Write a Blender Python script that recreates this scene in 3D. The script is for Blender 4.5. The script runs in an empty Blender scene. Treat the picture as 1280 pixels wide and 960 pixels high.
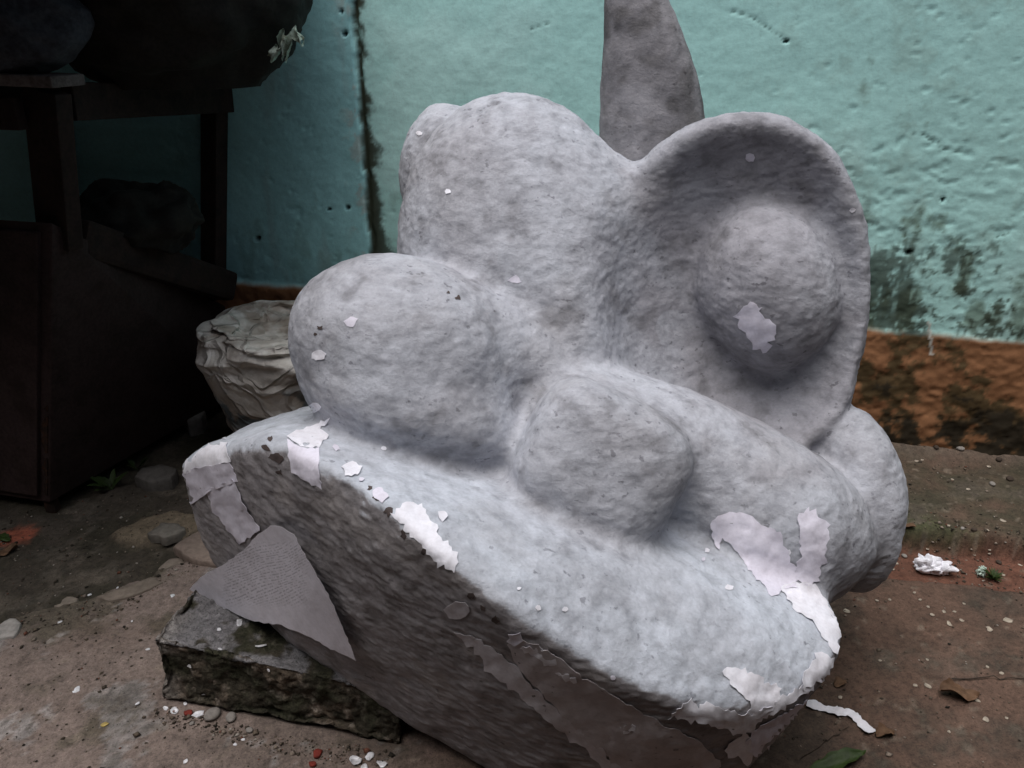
import bpy, bmesh, math, random
import numpy as np
from mathutils import Vector, Matrix
from mathutils.bvhtree import BVHTree

# ---------------------------------------------------------------- camera, sky, sun, exposure
scene = bpy.context.scene
col = scene.collection
CAM_H = 1.35
PITCH = math.radians(24.0)
FPX = 1000.0                                  # focal length in pixels of a 1280 wide picture
cam_data = bpy.data.cameras.new('camera')
cam_data.sensor_width = 36.0
cam_data.lens = 36.0 * FPX / 1280.0
cam_data.clip_start = 0.02
cam_data.clip_end = 500.0
cam = bpy.data.objects.new('camera', cam_data)
col.objects.link(cam)
cam.location = (0, 0, CAM_H)
cam.rotation_euler = (math.pi / 2 - PITCH, 0, 0)
scene.camera = cam

SUN_EL, SUN_AZ = 77.0, 220.0                  # azimuth clockwise from +Y: behind the camera, a little to the left
world = bpy.data.worlds.new('World')
scene.world = world
world.use_nodes = True
wn = world.node_tree.nodes
wl = world.node_tree.links
for n in list(wn):
    wn.remove(n)
w_out = wn.new('ShaderNodeOutputWorld')
w_bg = wn.new('ShaderNodeBackground')
w_sky = wn.new('ShaderNodeTexSky')
w_sky.sky_type = 'NISHITA'
w_sky.sun_disc = False
w_sky.sun_elevation = math.radians(SUN_EL)
w_sky.sun_rotation = math.radians(SUN_AZ)
w_sky.dust_density = 4.0
w_hs = wn.new('ShaderNodeHueSaturation')      # cloud cover: the blue of the sky washed out
w_hs.inputs['Saturation'].default_value = 0.62
wl.new(w_sky.outputs[0], w_hs.inputs['Color'])
wl.new(w_hs.outputs[0], w_bg.inputs['Color'])
wl.new(w_bg.outputs[0], w_out.inputs['Surface'])
w_bg.inputs['Strength'].default_value = 0.08

sun_data = bpy.data.lights.new('sun', 'SUN')
sun_data.energy = 1.5
sun_data.angle = math.radians(60)
sun_data.color = (1.0, 0.975, 0.97)
sun = bpy.data.objects.new('sun', sun_data)
col.objects.link(sun)
_a, _e = math.radians(SUN_AZ), math.radians(SUN_EL)
sun_dir = Vector((math.sin(_a) * math.cos(_e), math.cos(_a) * math.cos(_e), math.sin(_e)))
sun.rotation_euler = sun_dir.to_track_quat('Z', 'Y').to_euler()
sun.location = (0, 0, 8)

scene.view_settings.view_transform = 'Standard'
scene.view_settings.look = 'None'
scene.view_settings.exposure = 0.84
scene.view_settings.gamma = 1.0
scene.view_settings.use_curve_mapping = False

rng = np.random.default_rng(7)
random.seed(7)
CP, SP = math.cos(PITCH), math.sin(PITCH)

# ---------------------------------------------------------------- helpers
def ray(px, py):
    a, b = (px - 640) / FPX, -(py - 480) / FPX
    return np.array([a, CP + b * SP, -SP + b * CP])

def at(px, py, t):                              # a point of the place at depth t
    return np.array([0, 0, CAM_H]) + ray(px, py) * t

def on_z(px, py, z=0.0):                        # where the line of sight meets height z
    r = ray(px, py)
    return np.array([0, 0, CAM_H]) + r * ((z - CAM_H) / r[2])

def tag(o, label=None, cat=None, group=None, kind=None):
    if label: o['label'] = label
    if cat: o['category'] = cat
    if group: o['group'] = group
    if kind: o['kind'] = kind
    return o

def empty(name, loc=(0, 0, 0)):
    o = bpy.data.objects.new(name, None)
    col.objects.link(o)
    o.location = loc
    o.empty_display_size = 0.05
    return o

def mesh_obj(name, verts, faces, mat=None, parent=None, smooth=True, loc=None):
    me = bpy.data.meshes.new(name)
    verts = np.asarray(verts, dtype=np.float64)
    if loc is not None:
        verts = verts - np.asarray(loc)
    if isinstance(faces, np.ndarray) and faces.ndim == 2:
        k = faces.shape[1]
        me.vertices.add(len(verts))
        me.vertices.foreach_set('co', verts.astype(np.float32).ravel())
        me.loops.add(faces.size)
        me.loops.foreach_set('vertex_index', faces.astype(np.int32).ravel())
        me.polygons.add(len(faces))
        me.polygons.foreach_set('loop_start', np.arange(0, faces.size, k, dtype=np.int32))
        me.update(calc_edges=True)
        me.validate()
    else:
        me.from_pydata([tuple(v) for v in verts], [], [tuple(f) for f in faces])
        me.update()
    if smooth:
        me.polygons.foreach_set('use_smooth', np.ones(len(me.polygons), dtype=bool))
    o = bpy.data.objects.new(name, me)
    col.objects.link(o)
    if loc is not None:
        o.location = loc
    if mat is not None:
        me.materials.append(mat)
    if parent is not None:
        o.parent = parent
        if loc is None:
            o.location = -parent.location
    return o

def set_colour(o, rgb, name='Col'):
    a = o.data.color_attributes.new(name, 'FLOAT_COLOR', 'POINT')
    c = np.ones((len(o.data.vertices), 4), dtype=np.float32)
    c[:, :3] = rgb
    a.data.foreach_set('color', c.ravel())

_TAB = np.random.default_rng(99).random(64 ** 3).astype(np.float32) * 2 - 1

def vnoise(p, scale, seed=0):
    """value noise, -1..1; p is (n, 3), scale = cells per metre (a number or three)"""
    off = np.array([seed * 7.31, seed * 3.77 + 11.2, seed * 5.13 + 3.1])
    q = p * np.asarray(scale, dtype=np.float64) + 640.0 + off
    i = np.floor(q).astype(np.int32)
    f = (q - i).astype(np.float32)
    f = f * f * (3 - 2 * f)
    a = [((i[:, 0] + k) & 63) << 12 for k in (0, 1)]
    b = [((i[:, 1] + k) & 63) << 6 for k in (0, 1)]
    c = [(i[:, 2] + k) & 63 for k in (0, 1)]
    wx, wy, wz = [(1 - f[:, 0], f[:, 0]), (1 - f[:, 1], f[:, 1]), (1 - f[:, 2], f[:, 2])]
    r = 0
    for dx in (0, 1):
        for dy in (0, 1):
            ab, w = a[dx] + b[dy], wx[dx] * wy[dy]
            r = r + w * (wz[0] * _TAB[ab + c[0]] + wz[1] * _TAB[ab + c[1]])
    return r

def fbm(p, scale, octaves=4, seed=0, gain=0.5):
    r, a, s = 0, 1.0, np.asarray(scale, dtype=np.float64)
    tot = 0
    for o in range(octaves):
        r = r + a * vnoise(p, s, seed + o * 17)
        tot += a
        a *= gain
        s = s * 2.03
    return r / tot

def sstep(a, b, x):
    t = np.clip((x - a) / (b - a), 0, 1)
    return t * t * (3 - 2 * t)

def mixc(base, colr, m):
    return base * (1 - m[:, None]) + np.asarray(colr)[None, :] * m[:, None]

# ---------------------------------------------------------------- materials
def new_mat(name, rough=0.85, spec=0.25):
    m = bpy.data.materials.new(name)
    m.use_nodes = True
    nt = m.node_tree
    b = nt.nodes['Principled BSDF']
    b.inputs['Roughness'].default_value = rough
    b.inputs['Specular IOR Level'].default_value = spec
    return m, nt, b

def nd(nt, typ, **kw):
    n = nt.nodes.new(typ)
    for k, v in kw.items():
        if k in n.inputs:
            n.inputs[k].default_value = v
        else:
            setattr(n, k, v)
    return n

def ramp(nt, src, stops, interp='LINEAR'):
    r = nt.nodes.new('ShaderNodeValToRGB')
    r.color_ramp.interpolation = interp
    e = r.color_ramp.elements
    while len(e) < len(stops):
        e.new(0.5)
    for i, (p, c) in enumerate(stops):
        e[i].position = p
        e[i].color = (c, c, c, 1) if isinstance(c, (int, float)) else (*c, 1)
    nt.links.new(src, r.inputs[0])
    return r.outputs[0]

def mix(nt, a, b, fac, mode='MIX'):
    m = nt.nodes.new('ShaderNodeMix')
    m.data_type = 'RGBA'
    m.blend_type = mode
    for sock, val in ((m.inputs[0], fac), (m.inputs[6], a), (m.inputs[7], b)):
        if hasattr(val, 'is_linked') or hasattr(val, 'links'):
            nt.links.new(val, sock)
        elif isinstance(val, (int, float)):
            sock.default_value = val
        else:
            sock.default_value = (*val, 1)
    return m.outputs[2]

def coords(nt, scale=(1, 1, 1), kind='Object', distort=0.0, dscale=8.0, rot=(0, 0, 0)):
    tc = nt.nodes.new('ShaderNodeTexCoord')
    mp = nt.nodes.new('ShaderNodeMapping')
    mp.inputs['Scale'].default_value = scale
    mp.inputs['Rotation'].default_value = rot
    src = tc.outputs[kind]
    if distort:
        n = nd(nt, 'ShaderNodeTexNoise', Scale=dscale, Detail=2.0)
        nt.links.new(src, n.inputs['Vector'])
        sub = nd(nt, 'ShaderNodeVectorMath', operation='SUBTRACT')
        nt.links.new(n.outputs['Color'], sub.inputs[0])
        sub.inputs[1].default_value = (0.5, 0.5, 0.5)
        sc = nd(nt, 'ShaderNodeVectorMath', operation='SCALE')
        nt.links.new(sub.outputs[0], sc.inputs[0])
        sc.inputs['Scale'].default_value = distort
        ad = nd(nt, 'ShaderNodeVectorMath', operation='ADD')
        nt.links.new(src, ad.inputs[0])
        nt.links.new(sc.outputs[0], ad.inputs[1])
        src = ad.outputs[0]
    nt.links.new(src, mp.inputs['Vector'])
    return mp.outputs[0]

def noise_tex(nt, vec, scale, detail=4.0, rough=0.55, out='Fac'):
    n = nd(nt, 'ShaderNodeTexNoise', Scale=scale, Detail=detail, Roughness=rough)
    nt.links.new(vec, n.inputs['Vector'])
    return n.outputs[out]

def math_node(nt, op, a, b=0.0):
    n = nd(nt, 'ShaderNodeMath', operation=op)
    for s, v in zip(n.inputs, (a, b)):
        if isinstance(v, (int, float)):
            s.default_value = v
        else:
            nt.links.new(v, s)
    return n.outputs[0]

def bump(nt, bsdf, height, strength=0.5, dist=0.01, prev=None):
    b = nd(nt, 'ShaderNodeBump', Strength=strength, Distance=dist)
    nt.links.new(height, b.inputs['Height'])
    if prev is not None:
        nt.links.new(prev, b.inputs['Normal'])
    nt.links.new(b.outputs[0], bsdf.inputs['Normal'])
    return b.outputs[0]

def pulp_material(name):
    """grey paper pulp and torn paper glued in layers; the colour attribute carries the wash, stains and painted shade"""
    m, nt, b = new_mat(name, 0.92, 0.15)
    at_ = nd(nt, 'ShaderNodeAttribute', attribute_name='Col')
    v1 = coords(nt)
    streak = noise_tex(nt, coords(nt, (9, 5, 22), distort=0.10, dscale=6), 3.0, 4, 0.55)
    fine = noise_tex(nt, v1, 170, 4, 0.65)
    mott = noise_tex(nt, v1, 26, 4, 0.55)
    pit = noise_tex(nt, coords(nt, (1, 1, 1.5)), 58, 3, 0.5)
    area = noise_tex(nt, v1, 7, 2, 0.5)
    pits = math_node(nt, 'MULTIPLY', ramp(nt, pit, [(0.635, 0.0), (0.70, 1.0)]), ramp(nt, area, [(0.40, 0.2), (0.56, 1.0)]))
    c = mix(nt, at_.outputs['Color'], ramp(nt, streak, [(0.30, 0.86), (0.52, 1.0), (0.75, 1.06)]), 1.0, 'MULTIPLY')
    c = mix(nt, c, ramp(nt, mott, [(0.30, 0.74), (0.5, 1.0), (0.70, 1.08)]), 0.9, 'MULTIPLY')
    c = mix(nt, c, ramp(nt, fine, [(0.3, 0.86), (0.55, 1.0), (0.75, 1.07)]), 0.8, 'MULTIPLY')
    c = mix(nt, c, (0.42, 0.41, 0.42), math_node(nt, 'MULTIPLY', pits, 0.75), 'MULTIPLY')
    nt.links.new(c, b.inputs['Base Color'])
    # torn scraps of paper glued over each other: raised plates with ragged edges, in patches
    vo = nd(nt, 'ShaderNodeTexVoronoi', Scale=34.0)
    nt.links.new(coords(nt, (1, 1, 1.9), distort=0.075, dscale=30), vo.inputs['Vector'])
    plate = math_node(nt, 'MULTIPLY', vo.outputs['Color'], ramp(nt, area, [(0.35, 0.25), (0.6, 1.0)]))
    vo2 = nd(nt, 'ShaderNodeTexVoronoi', Scale=75.0)
    nt.links.new(coords(nt, (1, 1, 2.4), distort=0.05, dscale=50), vo2.inputs['Vector'])
    n1 = bump(nt, b, plate, 0.42, 0.0035)
    n1 = bump(nt, b, vo2.outputs['Color'], 0.6, 0.0026, n1)
    n2 = bump(nt, b, streak, 0.2, 0.006, n1)
    n3 = bump(nt, b, mott, 0.32, 0.008, n2)
    n4 = bump(nt, b, pits, -0.7, 0.004, n3)
    bump(nt, b, fine, 0.5, 0.0018, n4)
    return m

def attr_material(name, rough=0.9, fine_scale=90, bump_s=0.5, bump_d=0.006, lo=0.75, hi=1.15, spec=0.2, grit=0.0):
    m, nt, b = new_mat(name, rough, spec)
    at_ = nd(nt, 'ShaderNodeAttribute', attribute_name='Col')
    v = coords(nt)
    f1 = noise_tex(nt, v, fine_scale, 5, 0.65)
    f2 = noise_tex(nt, v, fine_scale * 0.22, 4, 0.6)
    c = mix(nt, at_.outputs['Color'], ramp(nt, f1, [(0.3, lo), (0.5, 1.0), (0.72, hi)]), 1.0, 'MULTIPLY')
    c = mix(nt, c, ramp(nt, f2, [(0.3, (lo + 1) / 2), (0.5, 1.0), (0.7, (hi + 1) / 2)]), 1.0, 'MULTIPLY')
    nt.links.new(c, b.inputs['Base Color'])
    if grit:
        g = noise_tex(nt, v, 260, 2, 0.6)
        c = mix(nt, c, ramp(nt, g, [(0.34, 1 - grit), (0.45, 1.0), (0.60, 1.0), (0.70, 1 + grit)]), 1.0, 'MULTIPLY')
        nt.links.new(c, b.inputs['Base Color'])
    n1 = bump(nt, b, f2, bump_s * 0.7, bump_d * 2)
    bump(nt, b, f1, bump_s, bump_d, n1)
    return m

# ---------------------------------------------------------------- the ground and the rear wall
WALL_P = np.array([1.40, 2.36])
WALL_U = np.array([0.972, -0.236])              # along the wall
WALL_N = np.array([-0.236, -0.972])             # out of the wall, into the yard
BAND_Z = 0.464

def wall_n(x, y):
    return (x - WALL_P[0]) * WALL_N[0] + (y - WALL_P[1]) * WALL_N[1]

def grid_mesh(us, vs, fn):
    U, V = np.meshgrid(us, vs, indexing='ij')
    nu, nv = len(us), len(vs)
    i = np.arange(nu * nv).reshape(nu, nv)
    f = np.stack([i[:-1, :-1].ravel(), i[1:, :-1].ravel(), i[1:, 1:].ravel(), i[:-1, 1:].ravel()], axis=1)
    return U.ravel(), V.ravel(), f

def seg_dist(x, y, pts):
    d = np.full(len(x), 9.0)
    for (ax, ay), (bx, by) in zip(pts[:-1], pts[1:]):
        dx, dy = bx - ax, by - ay
        t = np.clip(((x - ax) * dx + (y - ay) * dy) / (dx * dx + dy * dy + 1e-9), 0, 1)
        d = np.minimum(d, np.hypot(x - ax - t * dx, y - ay - t * dy))
    return d

def poly_sd(x, y, pts):
    """signed distance to a polygon, negative inside"""
    d = seg_dist(x, y, list(pts) + [pts[0]])
    ins = np.zeros(len(x), bool)
    n = len(pts)
    for i in range(n):
        (x1, y1), (x2, y2) = pts[i], pts[(i + 1) % n]
        if y1 == y2:
            continue
        c = ((y1 > y) != (y2 > y)) & (x < (x2 - x1) * (y - y1) / (y2 - y1) + x1)
        ins ^= c
    return np.where(ins, -d, d)

def gpx(px, py, z=0.0):
    p = on_z(px, py, z)
    return (p[0], p[1])

# --- floor of the yard: concrete, mossy apron along the wall, red earth gutter, broken slab at the left
LEFT_SOIL = [gpx(*p) for p in [(-140, 800), (0, 772), (80, 748), (132, 737), (190, 716), (238, 694), (262, 668), (300, 630), (330, 560), (300, 500), (60, 520), (-160, 600)]]
TONGUE = [gpx(*p) for p in [(128, 662), (175, 643), (240, 634), (300, 640), (262, 668), (215, 668), (160, 672)]]
BRICK_PATCH = [gpx(*p) for p in [(-20, 658), (20, 645), (45, 653), (30, 668), (-20, 676)]]
CRACKS = [[gpx(*q) for q in c] for c in (
    [(66, 905), (92, 850), (100, 800), (128, 745)], [(0, 860), (30, 820), (70, 790)])]

def floor_height(x, y):
    p = np.stack([x, y, np.zeros_like(x)], axis=1)
    n = wall_n(x, y)
    e1 = fbm(p, 7, 5, 5, 0.62) * 0.055
    h = 0.008 * fbm(p, 3, 4, 1) + 0.004 * fbm(p, 22, 4, 2, 0.62) - 0.004 * sstep(0.10, 0.20, fbm(p, 10, 4, 6, 0.6))
    right = sstep(-0.35, -0.1, x)
    apron = sstep(0.514, 0.486, n + e1) * right
    gutter = sstep(0.484, 0.512, n + e1) * sstep(0.668, 0.652, n + e1 * 0.6) * right
    h = h + apron * (0.050 + 0.008 * fbm(p, 8, 4, 31)) - gutter * (0.018 + 0.006 * fbm(p, 20, 3, 8))
    h = h + apron * 0.03 * sstep(0.08, 0.0, n)                       # litter banked up against the wall
    soil = sstep(0.012, -0.012, poly_sd(x, y, LEFT_SOIL) + e1 * 0.8)
    h = h - soil * (0.028 + 0.016 * fbm(p, 9, 4, 77))
    tongue = sstep(0.015, -0.015, poly_sd(x, y, TONGUE) + e1)
    h = h + tongue * 0.022
    for c in CRACKS:
        d = seg_dist(x, y, c) + np.abs(e1) * 0.15
        h = h - 0.006 * sstep(0.006, 0.0, d)
    return h, dict(n=n, apron=apron, gutter=gutter, soil=soil, tongue=tongue, e1=e1, p=p)

def floor_z(x, y):
    h, _ = floor_height(np.array([float(x)]), np.array([float(y)]))
    return float(h[0])

def build_floor():
    xs = np.concatenate([np.linspace(-9, -2.0, 15)[:-1], np.arange(-2.0, 1.75, 0.009), np.linspace(1.75, 9, 15)])
    ys = np.concatenate([np.linspace(-9, 0.75, 20)[:-1], np.arange(0.75, 3.2, 0.009), np.linspace(3.2, 6, 6)])
    x, y, f = grid_mesh(xs, ys, None)
    h, k = floor_height(x, y)
    p = k['p']
    n1, n2, n3 = fbm(p, 2.2, 5, 61, 0.6), fbm(p, 9, 5, 62, 0.62), fbm(p, 38, 3, 63, 0.65)
    left = sstep(0.1, -0.5, x)
    c = np.tile(np.array([0.108, 0.066, 0.048]), (len(x), 1))
    c = mixc(c, (0.225, 0.178, 0.155), left * 0.9)
    c = mixc(c, (0.085, 0.074, 0.052), left * sstep(0.02, 0.28, fbm(p, 5, 5, 66, 0.65)) * 0.8)
    c = mixc(c, (0.042, 0.034, 0.026), sstep(-0.10, 0.40, n1 + 0.6 * n2) * 0.8 * (1 - 0.5 * left))
    c = mixc(c, (0.150, 0.108, 0.085), sstep(0.1, 0.5, -n1 + 0.5 * n2) * 0.6)
    c = mixc(c, (0.40, 0.38, 0.37), sstep(0.10, 0.22, n2 + 0.35 * n3 - 0.14 + 0.12 * sstep(-0.85, -1.15, x)) * left * 0.6)      # pale lime bloom on the old slab
    c = mixc(c, (0.12, 0.05, 0.032), k['gutter'] * (0.85 + 0.15 * n3))
    c = mixc(c, (0.045, 0.042, 0.026), k['apron'] * sstep(-0.6, 0.2, n1 + 0.5 * n2))
    c = mixc(c, (0.10, 0.080, 0.060), k['apron'] * sstep(0.05, 0.5, n2 - n1 * 0.5) * 0.7)
    c = mixc(c, (0.055, 0.058, 0.026), k['apron'] * sstep(0.36, 0.47, k['n'] + k['e1']) * sstep(-0.25, 0.2, n2 + 0.6 * n3) * 0.8)
    c = mixc(c, (0.22, 0.18, 0.14), sstep(0.30, 0.42, n3 + 0.3 * n2) * 0.45)
    c = mixc(c, (0.12, 0.09, 0.07), sstep(0.07, 0.0, k['n'] + 0.02 * n2) * k['apron'] * 0.7)
    c = mixc(c, (0.034, 0.030, 0.020), k['soil'] * np.clip(0.85 + 0.2 * n2, 0, 1))
    c = mixc(c, (0.14, 0.115, 0.090), k['soil'] * sstep(0.05, 0.4, n2) * 0.75)
    c = mixc(c, (0.21, 0.165, 0.115), k['tongue'] * (0.75 + 0.25 * n2))
    c = mixc(c, (0.33, 0.10, 0.06), sstep(0.02, -0.02, poly_sd(x, y, BRICK_PATCH) + 0.03 * n3) * sstep(-0.2, 0.2, n2 + 0.3))
    dark = sstep(0.0, 0.22, n2 + 0.4 * n3 - 0.25)
    c = mixc(c, (0.05, 0.042, 0.032), dark * 0.6)
    for q in CRACKS:
        c = mixc(c, (0.05, 0.04, 0.03), sstep(0.006, 0.001, seg_dist(x, y, q) + np.abs(k['e1']) * 0.3) * 0.6)
    o = mesh_obj('ground', np.stack([x, y, h], axis=1), f, attr_material('yard concrete', 0.85, 70, 0.6, 0.006, 0.62, 1.28, 0.28, 0.35))
    set_colour(o, np.clip(c, 0.01, 1))
    tag(o, kind='structure')
    return o
build_floor()

# --- rear wall: rough lime render painted sea green over an ochre dado
def wall_uz(px, py):
    r = ray(px, py)
    o = np.array([0, 0, CAM_H])
    num = (WALL_P - o[:2]) @ WALL_N
    t = num / (r[:2] @ WALL_N)
    q = o + r * t
    return ((q[:2] - WALL_P) @ WALL_U, q[2])

SEAM_U = wall_uz(455, 200)[0]

def build_wall():
    us = np.concatenate([np.linspace(-8, -2.75, 12)[:-1], np.arange(-2.75, 0.42, 0.0065), np.linspace(0.42, 6, 12)])
    zs = np.concatenate([np.arange(-0.05, 1.52, 0.0065), np.linspace(1.53, 2.5, 8)])
    u, z, f = grid_mesh(us, zs, None)
    p = np.stack([u, np.zeros_like(u), z], axis=1)
    n1, n2, n3 = fbm(p, 3, 5, 101, 0.6), fbm(p, 14, 5, 102, 0.65), fbm(p, 45, 3, 103, 0.65)
    rightw0 = sstep(-1.0, -0.3, u)
    lowr = 0.25 + 0.75 * rightw0 * sstep(1.25, 0.75, z)
    d = 0.006 * n1 + (0.0012 * n2 + 0.0010 * n3) * (0.4 + lowr)
    rightw = rightw0
    # trowel tears: ragged shallow scabs, thicker towards the right and lower down
    rid = fbm(p, (22, 1, 34), 5, 110, 0.6)
    scab = sstep(0.20, 0.30, rid + 0.25 * n3 - 0.25 * (1 - rightw) - 0.16 * sstep(0.85, 1.2, z)) * sstep(-2.75, -2.6, u)
    d = d - 0.0028 * scab
    rough = fbm(p, (30, 1, 46), 4, 115, 0.6)
    d = d + 0.0034 * rough * lowr
    band = sstep(0.012, -0.012, z - BAND_Z + 0.010 * n2 + 0.005 * n1)
    d = d + band * (0.010 + 0.016 * fbm(p, 10, 5, 120, 0.6))
    leftp = sstep(0.006, -0.006, u - SEAM_U + 0.012 * fbm(p, (12, 1, 25), 3, 130))
    d = d + leftp * 0.014
    groove = sstep(0.011, 0.003, np.abs(u - SEAM_U - 0.010 + 0.010 * fbm(p, (12, 1, 25), 3, 130)))
    d = d - groove * 0.014
    d = d * sstep(-0.05, 0.02, z) + 0.02 * (1 - sstep(0.0, 0.03, z))
    holes = [(325, 297, 0.014), (1137, 315, 0.012), (437, 259, 0.008), (414, 260, 0.005), (1178, 250, 0.006),
             (983, 51, 0.007), (430, 14, 0.008), (434, 42, 0.006)]
    hm = np.zeros(len(u))
    for hx, hy, r in holes:
        hu, hz = wall_uz(hx, hy)
        dd = np.hypot((u - hu), (z - hz)) / r + 0.9 * n3 + 0.5 * n2
        hm = np.maximum(hm, sstep(1.1, 0.6, dd))
    d = d - 0.016 * hm
    cr = [[(915, 14), (938, 20), (962, 36), (985, 52)], [(665, 36), (690, 28)], [(1120, 172), (1150, 166), (1178, 180)], [(1160, 172), (1180, 186), (1210, 192)],
          [(1185, 300), (1220, 304), (1262, 292)]]
    cm = np.zeros(len(u))
    for c in cr:
        dd = seg_dist(u, z, [wall_uz(*q) for q in c]) + 0.003 * n2
        cm = np.maximum(cm, sstep(0.0035, 0.0005, dd + 0.004 * np.abs(n3)))
    d = d - 0.004 * cm
    # paint and weathering
    c = np.tile(np.array([0.45, 0.76, 0.715]), (len(u), 1))
    c = mixc(c, (0.52, 0.79, 0.75), sstep(0.0, 0.4, n1) * 0.5)
    c = mixc(c, (0.33, 0.50, 0.45), sstep(0.1, 0.5, n2 - 0.2 + 0.3 * rightw) * 0.35 * (0.3 + rightw))
    c = mixc(c, (0.33, 0.64, 0.66), leftp)
    c = mixc(c, (0.30, 0.42, 0.42), leftp * sstep(0.15, 0.4, fbm(p, (10, 1, 3), 4, 133)) * 0.4)
    c = mixc(c, (0.40, 0.47, 0.44), leftp * sstep(-0.09, -0.01, u - SEAM_U) * sstep(0.1, 0.3, n2 + 0.3 * n3) * 0.7)
    low = sstep(1.00, 0.48, z)
    mould = sstep(0.10, 0.42, fbm(p, (16, 1, 7), 5, 140) * 0.9 + 0.55 * low - 0.38 + 0.25 * n3)
    near = np.exp(-((u + 0.36) / 0.16) ** 2)
    mould2 = sstep(0.22, 0.42, 0.62 * near * sstep(0.95, 0.55, z) + 0.5 * low * rightw - 0.17 + 0.75 * n2 + 0.6 * n3)
    c = mixc(c, (0.12, 0.17, 0.115), mould * 0.75 * (0.3 + 0.7 * rightw) * (1 - band))
    mould2 = mould2 * sstep(-0.42, -0.05, fbm(p, (60, 1, 22), 3, 177, 0.6))
    c = mixc(c, (0.040, 0.050, 0.030), mould2 * sstep(1.05, 0.6, z) * 0.85 * (1 - leftp) * (1 - band) * sstep(-0.75, -0.5, u))
    seamr = sstep(0.11, 0.0, u - SEAM_U) * (1 - leftp)
    c = mixc(c, (0.040, 0.045, 0.028), sstep(0.30, 0.62, seamr * 0.75 + 0.6 * n2 + 0.35 * sstep(0.95, 0.5, z) - 0.12 * sstep(1.0, 1.3, z)) * sstep(0.30, 0.0, u - SEAM_U) * (1 - leftp))
    c = mixc(c, (0.05, 0.06, 0.04), groove * sstep(-0.2, 0.3, n2 + 0.6 * n3 + 0.5 * sstep(1.2, 0.7, z)) * 0.85)
    oc = np.tile(np.array([0.27, 0.130, 0.062]), (len(u), 1))
    oc = mixc(oc, (0.24, 0.115, 0.055), sstep(-0.1, 0.4, n2))
    n1b = fbm(p, (5, 1, 4), 5, 171, 0.62)
    grime = sstep(0.0, 0.30, 0.55 * sstep(0.46, 0.16, z) + 1.2 * n1b + 0.6 * n2 + 0.4 * n3 - 0.20)
    oc = mixc(oc, (0.055, 0.045, 0.020), grime * 0.85)
    oc = mixc(oc, (0.022, 0.018, 0.012), sstep(0.1, 0.45, 0.85 * sstep(0.36, 0.12, z) + 1.0 * n1b + 0.7 * n2 + 0.4 * n3 - 0.42) * 0.9)
    c = c * (1 - band[:, None]) + oc * band[:, None]
    drip = seg_dist(u, z, [wall_uz(1161, 402), wall_uz(1163, 425), wall_uz(1164, 442)])
    c = mixc(c, (0.5, 0.5, 0.45), sstep(0.005, 0.002, drip + 0.002 * n2))
    c = mixc(c, (0.03, 0.03, 0.025), hm)
    c = mixc(c, (0.10, 0.16, 0.13), cm * 0.6)
    q = WALL_P[None, :] + u[:, None] * WALL_U[None, :] + d[:, None] * WALL_N[None, :]
    v = np.stack([q[:, 0], q[:, 1], z], axis=1)
    # thickness: two more rows of points carry the sheet over the top and down the back
    nu, nz = len(us), len(zs)
    bk = WALL_P[None, :] + us[:, None] * WALL_U[None, :] - 0.2 * WALL_N[None, :]
    V = np.concatenate([v.reshape(nu, nz, 3), np.stack([bk[:, 0], bk[:, 1], np.full(nu, zs[-1])], 1)[:, None], np.stack([bk[:, 0], bk[:, 1], np.full(nu, zs[0])], 1)[:, None]], axis=1)
    C = np.concatenate([c.reshape(nu, nz, 3), np.full((nu, 2, 3), 0.3)], axis=1)
    _, _, f = grid_mesh(us, np.arange(nz + 2), None)
    o = mesh_obj('courtyard_wall', V.reshape(-1, 3), f, attr_material('painted lime render', 0.85, 80, 0.25, 0.003, 0.90, 1.06, 0.2, 0.05))
    set_colour(o, np.clip(C.reshape(-1, 3), 0.01, 1))
    tag(o, 'weathered sea green plaster wall with a mouldy ochre band along its foot', 'wall')
    return o
build_wall()

# --- unseen blockers added to cut the sky light: wall with overhang, side walls, lean-to further down
def plain_attr_mat(name, c, rough=0.9, scale=30):
    m, nt, b = new_mat(name, rough, 0.2)
    v = coords(nt)
    f1 = noise_tex(nt, v, scale, 5, 0.65)
    f2 = noise_tex(nt, v, scale * 0.15, 3, 0.6)
    k = mix(nt, c, ramp(nt, f1, [(0.3, 0.7), (0.5, 1.0), (0.72, 1.2)]), 1.0, 'MULTIPLY')
    k = mix(nt, k, ramp(nt, f2, [(0.3, 0.6), (0.5, 1.0), (0.7, 1.2)]), 1.0, 'MULTIPLY')
    nt.links.new(k, b.inputs['Base Color'])
    bump(nt, b, f1, 0.4, 0.006)
    return m

def box_verts(x0, x1, y0, y1, z0, z1):
    v = [(x0, y0, z0), (x1, y0, z0), (x1, y1, z0), (x0, y1, z0), (x0, y0, z1), (x1, y0, z1), (x1, y1, z1), (x0, y1, z1)]
    f = [(3, 2, 1, 0), (4, 5, 6, 7), (0, 1, 5, 4), (1, 2, 6, 5), (2, 3, 7, 6), (3, 0, 4, 7)]
    return v, f

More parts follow.
